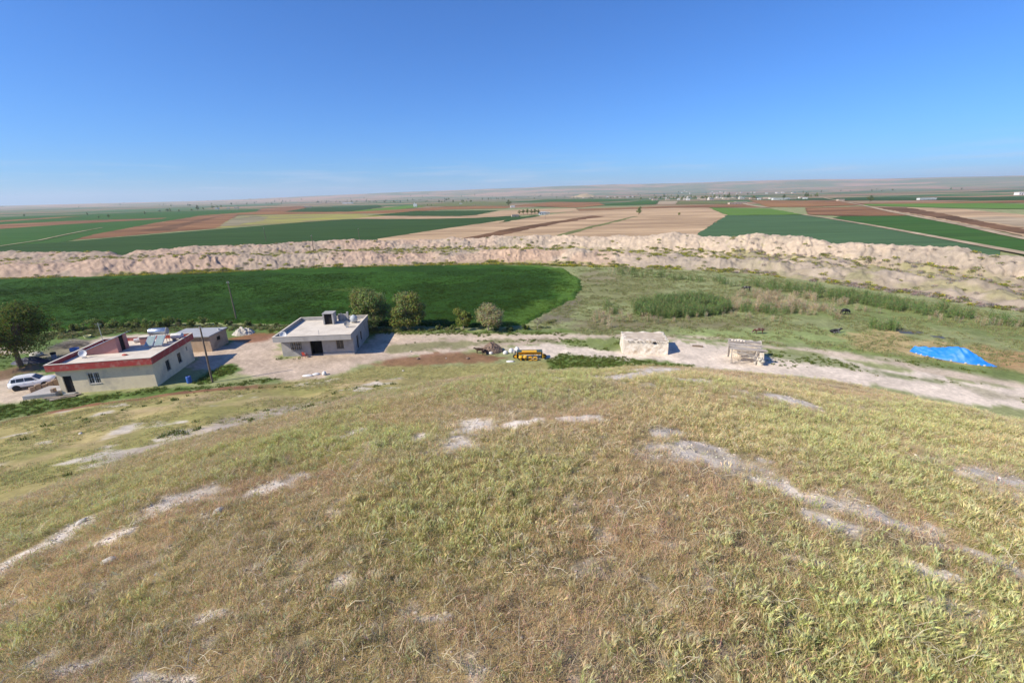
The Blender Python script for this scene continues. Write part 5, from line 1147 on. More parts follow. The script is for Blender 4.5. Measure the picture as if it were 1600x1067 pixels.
# ---- distant trees: four shapes, copied
FT = []
for k, (h, sp_, cols, lo) in enumerate([(7, 3.6, DKG, .2), (6, 3.2, OL, .2), (8, 2.6, DKG, .12), (5, 3.4, YG, .25)]):
    rr_ = random.Random(500 + k); bl = [(sp_ * .6 * rr_.gauss(0, .5), sp_ * .6 * rr_.gauss(0, .5), h * (lo + .2 + .6 * rr_.random()), sp_ * .42) for _ in range(9)]
    cm = crown_mesh(bl, 420, .42, cols, 520 + k, .3); tm = MB().tube([(0, 0, -.3), (.1, 0, h * .5)], [.28, .14], 6)
    o = tm.build('trunk', M_BARK); me_t = o.data; bpy.data.objects.remove(o); FT.append((cm, me_t))
def far_tree(u, v, s, k, label, group=None):
    x, y = at(u, v); t = thing('distant_tree', label, 'tree', (x, y, 0 if math.hypot(x, y) < 3000 else gz(x, y)), random.uniform(0, 6), group); t.scale = (s, s, s)
    link('crown', FT[k][0], t); link('trunk', FT[k][1], t); return t
far_tree(998, 336, 1.25, 1, 'lone round tree standing in the tan field')
far_tree(1061, 337, .5, 3, 'low dark bush in the tan field right of the lone tree')
far_tree(795, 322, 1.7, 0, 'dark tree left of the white farmstead on the skyline side'); far_tree(1359, 317, 1.4, 0, 'single dark tree by the right hand track')
for u, v, s, k in [(262, 332, 1.2, 0), (266, 331, 1.3, 1), (309, 329, 2.0, 2), (333, 327, 1.5, 0), (340, 326, 1.6, 1), (346, 325, 1.4, 0), (226, 335, .9, 1), (300, 330, 1.0, 3), (170, 341, .8, 0), (154, 341.5, .6, 1), (137, 337, .9, 2), (38, 339, .9, 1), (318, 328, 1.1, 1), (280, 331, 1.0, 3), (250, 332, .8, 0)]:
    far_tree(u, v, s, k, 'dark tree on the left side of the distant plain', 'trees on the left of the plain')
random.seed(99)
for q in range(44):
    u = random.uniform(480, 740); far_tree(u, 317.0 - (u - 480) * .0028 + random.uniform(-.6, .8), random.uniform(.8, 1.7), random.choice((0, 1, 2)), 'dark tree in the long far row left of centre', 'far tree row left of centre')
for q in range(46):
    u = random.choice([random.uniform(1040, 1145), random.uniform(1000, 1290)]); far_tree(u, random.uniform(309.5, 313.5) - (u - 1040) * .006, random.uniform(.9, 1.8), random.choice((0, 1, 2, 3)), 'tree among the houses of the distant village', 'village trees')
for q in range(20):
    u = random.uniform(892, 995); far_tree(u, 311 - (u - 892) * .01 + random.uniform(-.6, .8), random.uniform(.8, 1.3), random.choice((0, 2)), 'dark tree at the foot of the little bare hill', 'trees below the bare hill')
for q in range(150):
    u = random.triangular(0, 1600, 500); far_tree(u, 324.5 - u * .0195 + random.uniform(0, 4), random.uniform(1.2, 2.4), random.choice((0, 1, 2)), 'tiny tree dotted over the far plain', 'trees dotted over the plain')
for u, v, s in [(812, 336, .7), (818, 336, .8), (824, 336, .9), (830, 336, .8), (836, 336, .9), (841, 336, .8)]: far_tree(u, v, s, 0, 'dark green tree in the clump left of the white farmstead', 'trees at the white farmstead')
for u, v, s in [(668, 322, .8), (674, 322, .7)]: far_tree(u, v, s, 1, 'bush beside the white farmhouse left of centre', 'bushes at the white farmhouse')

# ================================================================== DISTANT BUILDINGS
M_VW = [mat('village_wall_a', (.62, .58, .52), (.52, .48, .42), .5, .9), mat('village_wall_b', (.52, .43, .35), (.44, .36, .29), .5, .9), mat('village_wall_c', (.74, .74, .73), (.64, .64, .62), .5, .9)]
def house_mesh(w, d, h, seed, wm, step=False):
    mb = MB(); r2 = random.Random(seed); mb.box(0, w, 0, d, -.3, h, 0); mb.box(-.25, w + .25, -.3, d + .25, h + .002, h + .16, 0)
    t = .18; z0, z1 = h + .162, h + .6; mb.box(-.25, w + .25, -.3, -.3 + t, z0, z1); mb.box(-.25, w + .25, d + .25 - t, d + .25, z0, z1); mb.box(-.25, -.25 + t, -.3 + t, d + .25 - t, z0, z1); mb.box(w + .25 - t, w + .25, -.3 + t, d + .25 - t, z0, z1)
    n = max(2, int(w / 2.6))
    for k in range(n):
        x = w * (k + .5) / n
        if k == n // 2: mb.box(x - .5, x + .5, -.06, -.003, 0, 2.1, 1)
        else: mb.box(x - .55, x + .55, -.05, -.003, 1.0, 2.2, 1); mb.box(x - .65, x + .65, -.12, -.052, .9, .99, 0)
    mb.box(w + .003, w + .05, d * .4, d * .55, 1.0, 2.1, 1)
    if step: mb.box(w * .1, w * .45, d * .3, d * .9, h + .162, h + 2.4, 0); mb.box(w * .1 + .4, w * .1 + 1.3, d * .3 - .05, d * .3 - .003, h + .17, h + 2.0, 1)
    o = mb.build('house', [wm, M_DARK]); me = o.data; bpy.data.objects.remove(o); return me
HM = [house_mesh(10, 8, 3.2, 1, M_VW[0]), house_mesh(14, 8, 3.3, 2, M_VW[1]), house_mesh(9, 7, 3.1, 3, M_VW[2]), house_mesh(12, 9, 3.4, 4, M_VW[0], True), house_mesh(22, 7, 3.0, 5, M_VW[1]), house_mesh(8, 7, 6.2, 6, M_VW[2], True), house_mesh(34, 8, 3.4, 7, M_VW[2])]
def far_house(u, v, k, rz, label, group=None, s=1.0, name='distant_house', cat='house'):
    x, y = at(u, v); o = link(name, HM[k]); o.location = (x, y, 0 if math.hypot(x, y) < 3000 else gz(x, y)); o.rotation_euler = (0, 0, rz); o.scale = (s, s, s); tag(o, label, cat, group); return o
random.seed(5)
for q in range(46):
    u = random.triangular(1005, 1300, 1085); far_house(u, 313.6 - (u - 1010) * .0065 - random.uniform(0, 3.2), random.choice((0, 1, 1, 2, 3, 4)), random.uniform(-.5, .3), 'small flat roofed house in the distant village right of centre', 'houses of the distant village', random.uniform(.8, 1.15))
for q in range(24):
    u = random.uniform(1065, 1245); far_house(u, 304.2 - (u - 1065) * .01 - random.uniform(0, 1), random.choice((0, 2, 3)), random.uniform(-.5, .3), 'tiny pale house in the farther village behind the nearer one', 'houses of the farther village', 1.4)
for q in range(34):
    u = random.uniform(10, 560); far_house(u, 322.5 - u * .017 + random.uniform(-.3, 1.6), random.choice((0, 2, 4)), random.uniform(-.5, .5), 'tiny pale house dotted along the far left plain', 'houses on the far left plain', 2.0)
for q in range(10):
    u = random.uniform(900, 1000); far_house(u, 309.6 - (u - 900) * .01 - random.uniform(-.3, 1), random.choice((0, 2)), random.uniform(-.4, .4), 'tiny house near the little bare hill', 'houses by the bare hill', 1.0)
far_house(475, 324, 4, .1, 'grey farm building beside the small dark green field', s=1.0)
far_house(646, 323.5, 5, .1, 'white two storey farmhouse with a dark ground floor', s=1.1)
far_house(843, 336, 2, .2, 'white farmstead block at the edge of the tan field', s=.9); far_house(850, 335.2, 0, .1, 'second white farmstead block further right by the tan field', s=.7)
far_house(800, 339, 1, .2, 'low grey shed by the little green plot', s=.55)
far_house(1140, 320, 4, .06, 'long cream shed before the village', s=.95); far_house(1150, 318.6, 4, .06, 'second long cream shed just behind the first', s=.9)
far_house(1208, 312.6, 6, -.02, 'long pale block at the right end of the village'); far_house(1437, 313, 6, 0, 'low white building amid green strip at right', s=.85)
far_house(1310, 314.3, 1, 0, 'pale hut beside the right hand track', s=.8); far_house(1592, 305, 2, 0, 'grey farmhouse at the right edge of the plain', s=1.6)
far_house(336, 327, 2, .2, 'white roofed house among the trees on the left', s=1.1); far_house(366, 326, 1, .1, 'brown house right of the trees on the left', s=.9); far_house(354, 326.5, 0, .2, 'pale low house between the trees and the brown house on the left', s=.8)
far_house(718, 319.5, 2, .1, 'small white house left of the lone skyline tree', s=.9); far_house(738, 321, 4, .1, 'low pale sheds left of the skyline tree', s=.5); far_house(798, 324.5, 2, .1, 'white house under the dark skyline tree', s=.9)
far_house(535, 318.6, 6, .05, 'long pale wall like building in the far tree row', s=1.6)
# little bare hill
V, Fq = heap_mesh(95, 60, 24, 31, .25, 60); x, y = at(913, 308.5); o = link('bare_hill', np_mesh('bare_hill', V, Fq, mat('hill_earth', A(196, 172, 136), A(170, 150, 116), .03, .95, coord='World'))); o.location = (x, y, -.5); tag(o, 'small bare pale hill on the plain', 'hill', kind='structure')

# ================================================================== ANIMALS
def animal(name, loc, rz, m, label, cat, s=1.0, pose='graze', group=None):
    hd = {'graze': [(.92, 0, .92), (1.22, 0, .55), (1.36, 0, .20)], 'stand': [(.95, 0, 1.28), (1.22, 0, 1.42), (1.48, 0, 1.26)], 'lie': [(.88, 0, .72), (1.12, 0, .88), (1.36, 0, .74)]}[pose]
    dz = -.62 if pose == 'lie' else 0
    nodes = [((-.72, 0, 1.13 + dz), (.27, .31)), ((-.1, 0, 1.03 + dz), (.33, .38)), ((.5, 0, 1.07 + dz), (.25, .33)), (hd[0], (.14, .2)), (hd[1], (.115, .13)), (hd[2], (.085, .085)), ((-1.0, 0, 1.16 + dz), (.06, .06)), ((-1.06, .03, .62 + dz * .55), (.03, .03))]
    ed = [(0, 1), (1, 2), (2, 3), (3, 4), (4, 5), (0, 6), (6, 7)]
    for s_ in (-1, 1):
        b = len(nodes)
        if pose == 'lie':
            nodes += [((-.55, s_ * .3, .3), (.17, .17)), ((-.1, s_ * .48, .16), (.1, .1)), ((-.55, s_ * .55, .08), (.06, .06)), ((.55, s_ * .26, .3), (.12, .12)), ((.85, s_ * .3, .12), (.075, .075)), ((.5, s_ * .34, .06), (.055, .055))]
            ed += [(0, b), (b, b + 1), (b + 1, b + 2), (2, b + 3), (b + 3, b + 4), (b + 4, b + 5)]
        else:
            k = .08 * s_
            nodes += [((-.66, s_ * .2, .82), (.18, .16)), ((-.82 + k, s_ * .2, .46), (.075, .07)), ((-.76 + k, s_ * .2, .1), (.055, .055)), ((-.72 + k, s_ * .2, .03), (.065, .06)), ((.52, s_ * .18, .78), (.13, .12)), ((.55 - k, s_ * .18, .42), (.07, .065)), ((.54 - k, s_ * .18, .1), (.05, .05)), ((.58 - k, s_ * .18, .03), (.062, .058))]
            ed += [(0, b), (b, b + 1), (b + 1, b + 2), (b + 2, b + 3), (2, b + 4), (b + 4, b + 5), (b + 5, b + 6), (b + 6, b + 7)]
        e = len(nodes); h = Vector(hd[1]); nodes += [((h.x - .06, s_ * .2, h.z + .1), (.045, .03))]; ed += [(4, e)]
    bm = bmesh.new(); lay = bm.verts.layers.skin.verify(); vs = []
    for k, (p, rad) in enumerate(nodes):
        v = bm.verts.new(Vector(p) * s); v[lay].radius = (rad[0] * s, rad[1] * s); v[lay].use_root = (k == 0); vs.append(v)
    for a, b in ed: bm.edges.new((vs[a], vs[b]))
    me = bpy.data.meshes.new(name); bm.to_mesh(me); bm.free(); me.materials.append(m)
    o = link(name, me); o.location = loc; o.rotation_euler = (0, 0, rz)
    sk = o.modifiers.new('skin', 'SKIN'); sk.use_smooth_shade = True; o.modifiers.new('sub', 'SUBSURF').render_levels = 2
    return tag(o, label, cat, group)
M_BCOW = mat('coat_brown', (.10, .042, .026), (.075, .032, .02), 2, .8, c3=(.62, .56, .50), s3=1.1); M_KCOW = mat('coat_black', (.018, .016, .016), (.025, .022, .02), 2, .7, c3=(.62, .60, .57), s3=1.0); M_CALF = mat('coat_dark', (.06, .035, .022), (.04, .025, .018), 3, .85)
def ap(u, v): x, y = at(u, v); return (x, y, gz(x, y) - .01)
animal('cow', ap(1185, 521), R(172), M_BCOW, 'reddish brown cow grazing on the green near the ruin', 'cow', .76)
animal('cow', ap(1319, 491), R(10), M_KCOW, 'black and white cow standing by the reeds', 'cow', .9, 'graze')
animal('cow', ap(1304, 519), R(-5), M_KCOW, 'black cow lying on the green left of the puddles', 'cow', .85, 'lie')
animal('cow', ap(1166, 454), R(160), M_KCOW, 'distant dark cow among the tall reeds', 'cow', .9)
animal('calf', ap(749, 551), R(185), M_CALF, 'dark brown calf standing left of the brush heap', 'calf', .6, 'stand'); animal('calf', ap(757, 553), R(70), M_CALF, 'dark brown calf nosing at the brush heap', 'calf', .6, 'graze')

# ================================================================== WATER
M_WAT = mat('puddle_water', (.07, .07, .065), (.10, .095, .085), .6, .4, .1, 4, spec=.25)
def puddle(px, label):
    pts = W(px); cx = sum(p[0] for p in pts) / len(pts); cy = sum(p[1] for p in pts) / len(pts); out = []
    for i in range(len(pts)):
        (x0, y0), (x1, y1) = pts[i], pts[(i + 1) % len(pts)]
        for t in (0, .33, .66): out.append((x0 + (x1 - x0) * t + random.uniform(-.15, .15), y0 + (y1 - y0) * t + random.uniform(-.15, .15)))
    z = max(gz(x, y) for x, y in out) - .01; bm = bmesh.new(); f = bm.faces.new([bm.verts.new((x, y, z)) for x, y in out]); f.normal_update()
    if f.normal.z < 0: f.normal_flip()
    bmesh.ops.triangulate(bm, faces=[f]); me = bpy.data.meshes.new('puddle'); bm.to_mesh(me); bm.free(); me.materials.append(M_WAT); tag(link('puddle', me), label, 'water', kind='structure')
puddle([(1388, 516), (1402, 512), (1425, 514), (1445, 519), (1440, 522), (1410, 520)], 'shallow blue grey puddle left of the tarpaulin')
puddle([(1455, 524), (1470, 524), (1500, 534), (1512, 540), (1495, 537), (1470, 530)], 'narrow puddle behind the blue tarpaulin')
puddle([(1298, 499), (1305, 497), (1311, 500), (1305, 503)], 'tiny puddle beside the reeds below the standing cow')

# ================================================================== SCATTERED PLANTS
PL = leaf_mat('plant_blade', True, .3)
def barley(seed, n=12, h=.115, rad=.045, leafc=(.28, .31, .12), headc=(.62, .59, .41), stemc=(.42, .42, .22), headp=.9, lean=.2, awn=.062):
    random.seed(seed); p = Plant()
    for k in range(n):
        a = random.uniform(0, 6.28); d = rad * random.random() ** .5; b = Vector((d * math.cos(a), d * math.sin(a), -.008)); hh = h * random.uniform(.5, 1.1)
        ln = Vector((random.gauss(.16, lean), random.gauss(.05, lean), 0)) * hh * .6; t = b + Vector((0, 0, hh)) + ln
        p.ribbon([b, b.lerp(t, .55) - ln * .12, t], .0022, stemc, tip=.6)
        if random.random() < headp:
            dd = (Vector((0, 0, 1)) + ln.normalized() * random.uniform(.2, .9)).normalized(); hc = tuple(v * random.uniform(.85, 1.12) for v in headc); L = awn * random.uniform(.8, 1.15)
            for q in range(9):   # bristling head
                s = Vector((random.gauss(0, 1), random.gauss(0, 1), random.gauss(0, .6))).normalized() * L * random.uniform(.05, .26); o = t + dd * L * random.uniform(0, .3); p.ribbon([o, t + dd * L * random.uniform(.75, 1.1) + s], .0026, hc, tip=.25)
        a2 = random.uniform(0, 6.28); o = Vector((math.cos(a2), math.sin(a2), 0)) * random.uniform(.015, .035); z0 = hh * random.uniform(.1, .5); s0 = b.lerp(t, z0 / hh)
        p.ribbon([s0, s0 + o * .6 + Vector((0, 0, .04)), s0 + o * 1.2 + Vector((0, 0, .045))], .003, tuple(v * random.uniform(.8, 1.2) for v in leafc), tip=.1)
    return p.tmpl('barley', PL)
def dry(seed, n=40, h=.034, rad=.08, cols=((.60, .53, .39), (.50, .43, .31), (.68, .61, .48), (.47, .44, .28), (.55, .43, .30)), flat=.55):
    random.seed(seed); p = Plant()
    for k in range(n):
        a = random.uniform(0, 6.28); d = rad * random.random() ** .5; b = Vector((d * math.cos(a), d * math.sin(a), -.006)); a2 = random.uniform(0, 6.28); hh = h * random.uniform(.35, 1.3)
        o = Vector((math.cos(a2), math.sin(a2), 0)) * hh * random.uniform(.2, 1.3) * flat * 1.6; c = tuple(v * random.uniform(.78, 1.18) for v in random.choice(cols))
        p.ribbon([b, b + o * .45 + Vector((0, 0, hh * .7)), b + o + Vector((0, 0, hh * random.uniform(.6, 1.0)))], .0022, c, tip=.3)
    return p.tmpl('dry_grass', PL)
def weed(seed, h=.4, n=40, rad=.3, cols=((.12, .165, .04), (.16, .195, .055), (.10, .13, .035)), card=.05):
    random.seed(seed); p = Plant()
    for k in range(n):
        a = random.uniform(0, 6.28); d = rad * random.random() ** .6; b = Vector((d * math.cos(a), d * math.sin(a), -.02)); hh = h * random.uniform(.4, 1.1) * (1.1 - d / rad * .5); o = Vector((random.gauss(0, .35), random.gauss(0, .35), 0)) * hh; c = tuple(v * random.uniform(.75, 1.3) for v in random.choice(cols))
        p.ribbon([b, b + o * .4 + Vector((0, 0, hh * .65)), b + o + Vector((0, 0, hh))], card, c, tip=.15)
    return p.tmpl('weed', PL)
def reed(seed, h=2.0, n=26, rad=.5, cols=((.12, .19, .065), (.16, .23, .08), (.24, .26, .11)), w=.05):
    random.seed(seed); p = Plant()
    for k in range(n):
        a = random.uniform(0, 6.28); d = rad * random.random() ** .5; b = Vector((d * math.cos(a), d * math.sin(a), -.1)); hh = h * random.uniform(.6, 1.1); o = Vector((random.gauss(.06, .1), random.gauss(0, .1), 0)) * hh; c = tuple(v * random.uniform(.75, 1.3) for v in random.choice(cols)); t = b + o + Vector((0, 0, hh))
        p.ribbon([b, b.lerp(t, .5), t], w * .6, c, tip=.2)
        for q in range(3):
            s0 = b.lerp(t, random.uniform(.3, .9)); o2 = Vector((random.gauss(0, 1), random.gauss(0, 1), .8)).normalized() * random.uniform(.3, .5); p.ribbon([s0, s0 + o2 * .6, s0 + o2 + Vector((.03, 0, -.06))], w, c, tip=.1)
    return p.tmpl('reed', PL)
def bush(seed, h=.6, rad=.5, n=120, cols=((.12, .13, .03),), card=.07, fl=None):
    random.seed(seed); p = Plant()
    for k in range(n):
        d = Vector((random.gauss(0, 1), random.gauss(0, 1), abs(random.gauss(0, 1)))).normalized() * random.uniform(.4, 1.0); c = tuple(v * random.uniform(.75, 1.3) for v in (random.choice(fl) if fl and d.z > .35 and random.random() < .6 else random.choice(cols))); p.card((d.x * rad, d.y * rad, d.z * h), card, c)
    return p.tmpl('bush', PL)
def spread(name, xy, temps, smin, smax, tint, label, cat, tj=.12, tiltv=.12, zoff=0.0, zs=(.85, 1.2), idx=None, zfun=None):
    n = len(xy); z = (zfun or ground_z)(xy[:, 0], xy[:, 1]) + zoff; P = np.stack([xy[:, 0], xy[:, 1], z], 1)
    rot = np.stack([rng.normal(0, tiltv, n), rng.normal(0, tiltv, n), rng.uniform(0, 6.28, n)], 1); s = rng.uniform(smin, smax, n); scl = np.stack([s, s, s * rng.uniform(*zs, n)], 1)
    t = (np.asarray(tint) if np.ndim(tint) == 2 else np.repeat(np.asarray(tint)[None, :], n, 0)) * (1 + rng.normal(0, tj, (n, 1))) * (1 + rng.normal(0, tj * .15, (n, 3)))
    return scatter(name, P, rot, scl, rng.integers(0, len(temps), n) if idx is None else idx, np.clip(t, .2, 2.5), temps, label, cat)
def polar_pts(dens):
    """points on the mound, thinning with distance; dens: [(r0, r1, per m2)]"""
    o = []
    for r0, r1, d in dens:
        n = int(d * (r1 * r1 - r0 * r0) * R(64)); r = np.sqrt(rng.uniform(r0 * r0, r1 * r1, n)); a = rng.uniform(-R(64), R(64), n); o.append(np.stack([r * np.sin(a), r * np.cos(a)], 1))
    return np.concatenate(o)
# dry matted grass over the whole mound
xy = polar_pts([(.9, 4, 520), (4, 8, 400), (8, 14, 250), (14, 21, 110), (21, 27, 30)])
bm_ = bare_mask(xy[:, 0], xy[:, 1]); keep = rng.random(len(xy)) > bm_ * .93; xy = xy[keep]; lu = lush_mask(xy[:, 0], xy[:, 1])
red_ = fbm(xy[:, 0] * .5, xy[:, 1] * .5, 201, 4)[:, None]; big = fbm(xy[:, 0] * 1.4, xy[:, 1] * 1.4, 203, 3)
tn = np.array([1.04, .98, .86]) * (1 - sstep(.45, .65, red_)) + np.array([1.08, .94, .80]) * sstep(.45, .65, red_); tn = tn * (1 - .5 * lu[:, None]) + np.array([.92, .95, .62]) * .5 * lu[:, None]
DT = [dry(1), dry(2), dry(3, 36, .06, .08), dry(4, 34, .026, .085, flat=.9)]
spread('dry_grass', xy, DT, .7, 1.35, tn, 'short matted brown grass covering the mound', 'grass', .14, .2)
# wild barley stands
xy = polar_pts([(.9, 4, 400), (4, 8, 340), (8, 14, 230), (14, 21, 115), (21, 27, 30)]); lu = lush_mask(xy[:, 0], xy[:, 1]); bm_ = bare_mask(xy[:, 0], xy[:, 1])
keep = rng.random(len(xy)) < np.clip(lu * .95, .06, .9) * (1 - bm_); xy = xy[keep]; lu = lu[keep]
gm_ = sstep(.42, .6, fbm(xy[:, 0] * .35 + 9, xy[:, 1] * .35, 205, 3))[:, None]; rgt = sstep(-.5, 2.0, xy[:, 0] - .2 * xy[:, 1])[:, None]
tn = (np.array([.97, 1.0, .74]) * gm_ + np.array([1.10, .99, .86]) * (1 - gm_)) * (1 + .08 * rgt); hi_ = sstep(.55, .9, lu)[:, None] * (1 - rgt * .6); tn = tn * (1 - .6 * hi_) + np.array([.99, 1.06, .68]) * .6 * hi_
BT = [barley(11), barley(12, 14, .14), barley(13, 10, .085, awn=.05), barley(14, 13, .09, headp=.5, leafc=(.22, .28, .085), awn=.045)]
spread('wild_barley', xy, BT, .5, .92, tn * (1.02 + .10 * lu[:, None]), 'yellow green stands of wild barley on the mound', 'grass', .12, .14, zs=(.6, 1.0))
# sparse long straw lying about
xy = polar_pts([(.9, 6, 14), (6, 14, 5)]); random.seed(3); p = Plant()
for k in range(7): a = random.uniform(0, 6.3); b = Vector((random.gauss(0, .05), random.gauss(0, .05), .02)); e = b + Vector((math.cos(a) * .13, math.sin(a) * .13, random.uniform(.0, .12))); p.ribbon([b, b.lerp(e, .5) + Vector((0, 0, .03)), e], .005, (.60, .53, .38), tip=.3)
spread('loose_straw', xy, [p.tmpl('straw', PL)], .6, 1.2, (1, 1, 1), 'loose pale straws scattered over the mound', 'straw', .15, .2)
# pebbles and clods on the bare soil
def pebble_t(seed):
    me = lump(.016, .012, .009, seed=seed, sub=1, amt=.3); p = Plant(); p.v = [tuple(v.co) for v in me.vertices]; p.f = [tuple(f.vertices) for f in me.polygons]; p.c = [(.62, .57, .50)] * len(p.v); return p.tmpl('pebble', PL)
xy = polar_pts([(.9, 5, 500), (5, 12, 250), (12, 20, 60)]); k = rng.random(len(xy)) < bare_mask(xy[:, 0], xy[:, 1]) * .8 + .03; xy = xy[k]
spread('pebbles', xy, [pebble_t(5), pebble_t(6), pebble_t(7)], .25, 1.25, (1, 1, 1), 'pebbles and clods lying on the bare soil of the mound', 'pebbles', .2, .5)
def in_poly(px, n, soft=1.0, ground=False, wob=1.5, thin=None):
    poly = W(px, ground); xs, ys = [q[0] for q in poly], [q[1] for q in poly]; P = np.stack([rng.uniform(min(xs) - 2, max(xs) + 2, n), rng.uniform(min(ys) - 2, max(ys) + 2, n)], 1)
    d = poly_sd(P[:, 0], P[:, 1], poly) + (fbm(P[:, 0] * .4, P[:, 1] * .4, 207, 3) - .5) * wob * 2; k = d < rng.uniform(-soft, soft * .6, n)
    if thin: k &= fbm(P[:, 0] * .3 + 4, P[:, 1] * .3, 209, 4) > rng.uniform(thin - .08, thin + .08, n)
    return P[k]
# slope below the mound on the left
n = 60000; a = rng.uniform(-R(60), R(-6), n); r_np = np.sqrt(rng.uniform(24 ** 2, 72 ** 2, n)); xy = np.stack([r_np * np.sin(a), r_np * np.cos(a)], 1); ra_ = np.interp(np.degrees(a), RA_AZ, RA_R)
keep = (r_np < ra_ - .5) & (fbm(xy[:, 0] * .22, xy[:, 1] * .22, 211, 4) > rng.uniform(.42, .74, n)); xy = np.concatenate([xy[keep], in_poly([(440, 597), (505, 592), (570, 574), (640, 574), (760, 568), (850, 566), (860, 590), (700, 600), (560, 610), (420, 612)], 5000, .5)])
WT = [weed(21, .13, 26, .22, ((.46, .42, .20), (.39, .37, .15), (.54, .46, .27)), .022), weed(22, .10, 30, .26, ((.50, .42, .24), (.42, .39, .17)), .02)]
spread('slope_grass', xy, WT, .7, 1.4, (1, 1, 1), 'thin short pasture on the slope below the mound', 'grass', .14, .1)
xy = np.concatenate([in_poly([(250, 700), (480, 640), (640, 600), (560, 600), (400, 640), (240, 680)], 260, 1, True), in_poly([(0, 700), (230, 640), (500, 600), (560, 585), (300, 615), (0, 680)], 260, 1, True), in_poly([(100, 760), (300, 700), (250, 690), (90, 740)], 120, 1, True)])
GW = [weed(31, .28, 34, .28), weed(32, .38, 40, .32), weed(33, .2, 30, .26, ((.15, .18, .06), (.19, .20, .08)))]
spread('slope_weeds', xy, GW, .5, 1.1, (.9, .95, 1.0), 'dark green weed tufts dotted over the slope', 'weeds', .12)
# weeds in the yards and verges
xs_ = [in_poly([(-40, 640), (40, 628), (180, 612), (250, 605), (330, 602), (430, 590), (440, 595), (330, 606), (200, 621), (80, 642), (-40, 660)], 4200, .5, wob=1), in_poly([(300, 598), (330, 580), (362, 568), (372, 578), (350, 590), (320, 600)], 900, .4, wob=.6),
       in_poly([(855, 562), (880, 552), (930, 556), (1000, 562), (1080, 571), (1080, 580), (850, 580)], 2600, .6), in_poly([(870, 530), (960, 527), (985, 534), (975, 552), (930, 546), (890, 541)], 1500, .6, thin=.45), in_poly([(600, 541), (690, 532), (800, 530), (870, 529), (870, 534), (760, 537), (680, 546), (610, 552)], 1200, .6, thin=.52),
       in_poly([(1195, 545), (1260, 553), (1330, 568), (1420, 587), (1530, 602), (1520, 606), (1400, 590), (1300, 574), (1200, 556)], 1300, .5, thin=.5), in_poly([(420, 511), (700, 517), (880, 518), (880, 524), (640, 523), (420, 520)], 3500, .6), in_poly([(-40, 520), (60, 545), (100, 560), (60, 575), (-40, 575)], 1500, .8, thin=.45),
       in_poly([(1360, 558), (1450, 572), (1640, 602), (1640, 585), (1540, 578), (1430, 565)], 900, .5, thin=.45), in_poly([(1190, 548), (1290, 560), (1240, 575), (1190, 566)], 220, .5, thin=.5), in_poly([(1470, 594), (1640, 612), (1640, 640), (1500, 612)], 160, .5, thin=.5), in_poly([(430, 555), (470, 558), (470, 562), (430, 562)], 80, .3)]
spread('yard_weeds', np.concatenate(xs_), GW, .45, 1.0, (1.05, 1.1, 1.0), 'green weeds and verge grass round the yards', 'weeds', .15)
# marsh meadow
xs_ = in_poly([(830, 505), (880, 470), (905, 440), (900, 420), (1000, 418), (1200, 432), (1400, 462), (1640, 498), (1640, 590), (1400, 556), (1100, 530), (830, 518)], 70000, 1.5, thin=.44)
MT = [weed(41, .16, 34, .34, ((.30, .33, .14), (.37, .37, .19), (.25, .29, .11)), .03), weed(42, .12, 34, .36, ((.38, .34, .21), (.29, .31, .13)), .03), weed(43, .3, 30, .3, ((.22, .235, .09), (.33, .28, .16)), .035)]
spread('meadow_grass', xs_, MT, .6, 1.4, (1, 1, 1), 'grazed marsh grass of the meadow on the right', 'grass', .15, .1)
# reeds
RT = [reed(51), reed(52, 2.2, 28), reed(53, 1.7, 22)]; DR = [reed(54, 1.9, 26, .5, ((.50, .43, .28), (.42, .36, .22)), .04), reed(55, 1.5, 22, .5, ((.45, .40, .25), (.30, .30, .14)), .04)]
xs_ = np.concatenate([in_poly([(985, 494), (1000, 478), (1040, 468), (1090, 466), (1130, 474), (1140, 486), (1110, 494), (1050, 499)], 1700, .5, wob=.8), in_poly([(1150, 480), (1200, 482), (1290, 494), (1320, 500), (1260, 498), (1160, 490)], 260, .5, thin=.45), in_poly([(930, 480), (990, 470), (1000, 485), (960, 492)], 160, .5, thin=.48), in_poly([(1290, 458), (1340, 462), (1420, 478), (1500, 490), (1530, 498), (1500, 500), (1400, 486), (1290, 468)], 700, .4, wob=.5), in_poly([(925, 420), (1000, 424), (1060, 432), (1150, 442), (1240, 452), (1240, 458), (1100, 446), (960, 430)], 420, .4, thin=.42), in_poly([(1350, 508), (1400, 514), (1395, 518), (1345, 512)], 90, .3), in_poly([(1180, 444), (1280, 452), (1290, 466), (1200, 458)], 240, .5, thin=.45), in_poly([(1540, 500), (1640, 512), (1640, 522), (1545, 506)], 160, .4)])
spread('green_reeds', xs_, RT, .7, 1.05, (1.05, 1.05, 1.05), 'tall green reed beds in the marsh meadow', 'reeds', .14, .06)
xs_ = np.concatenate([in_poly([(1130, 470), (1180, 455), (1260, 462), (1300, 478), (1310, 498), (1240, 492), (1150, 484)], 1300, .6, thin=.42), in_poly([(985, 492), (1050, 500), (1140, 490), (1300, 503), (1300, 508), (1140, 498), (1040, 506), (985, 500)], 300, .4, thin=.48), in_poly([(1290, 468), (1400, 487), (1500, 500), (1600, 508), (1600, 516), (1480, 502), (1380, 492), (1290, 476)], 420, .4, thin=.46), in_poly([(950, 424), (980, 424), (985, 430), (955, 430)], 40, .3), in_poly([(880, 500), (960, 488), (1000, 500), (960, 512), (900, 510)], 200, .5, thin=.52), in_poly([(1600, 500), (1640, 505), (1640, 530), (1590, 515)], 90, .4)])
spread('dry_reeds', xs_, DR, .5, 1.0, (1, 1, 1), 'pale dry reeds and sedge mixed through the marsh', 'reeds', .14, .1)
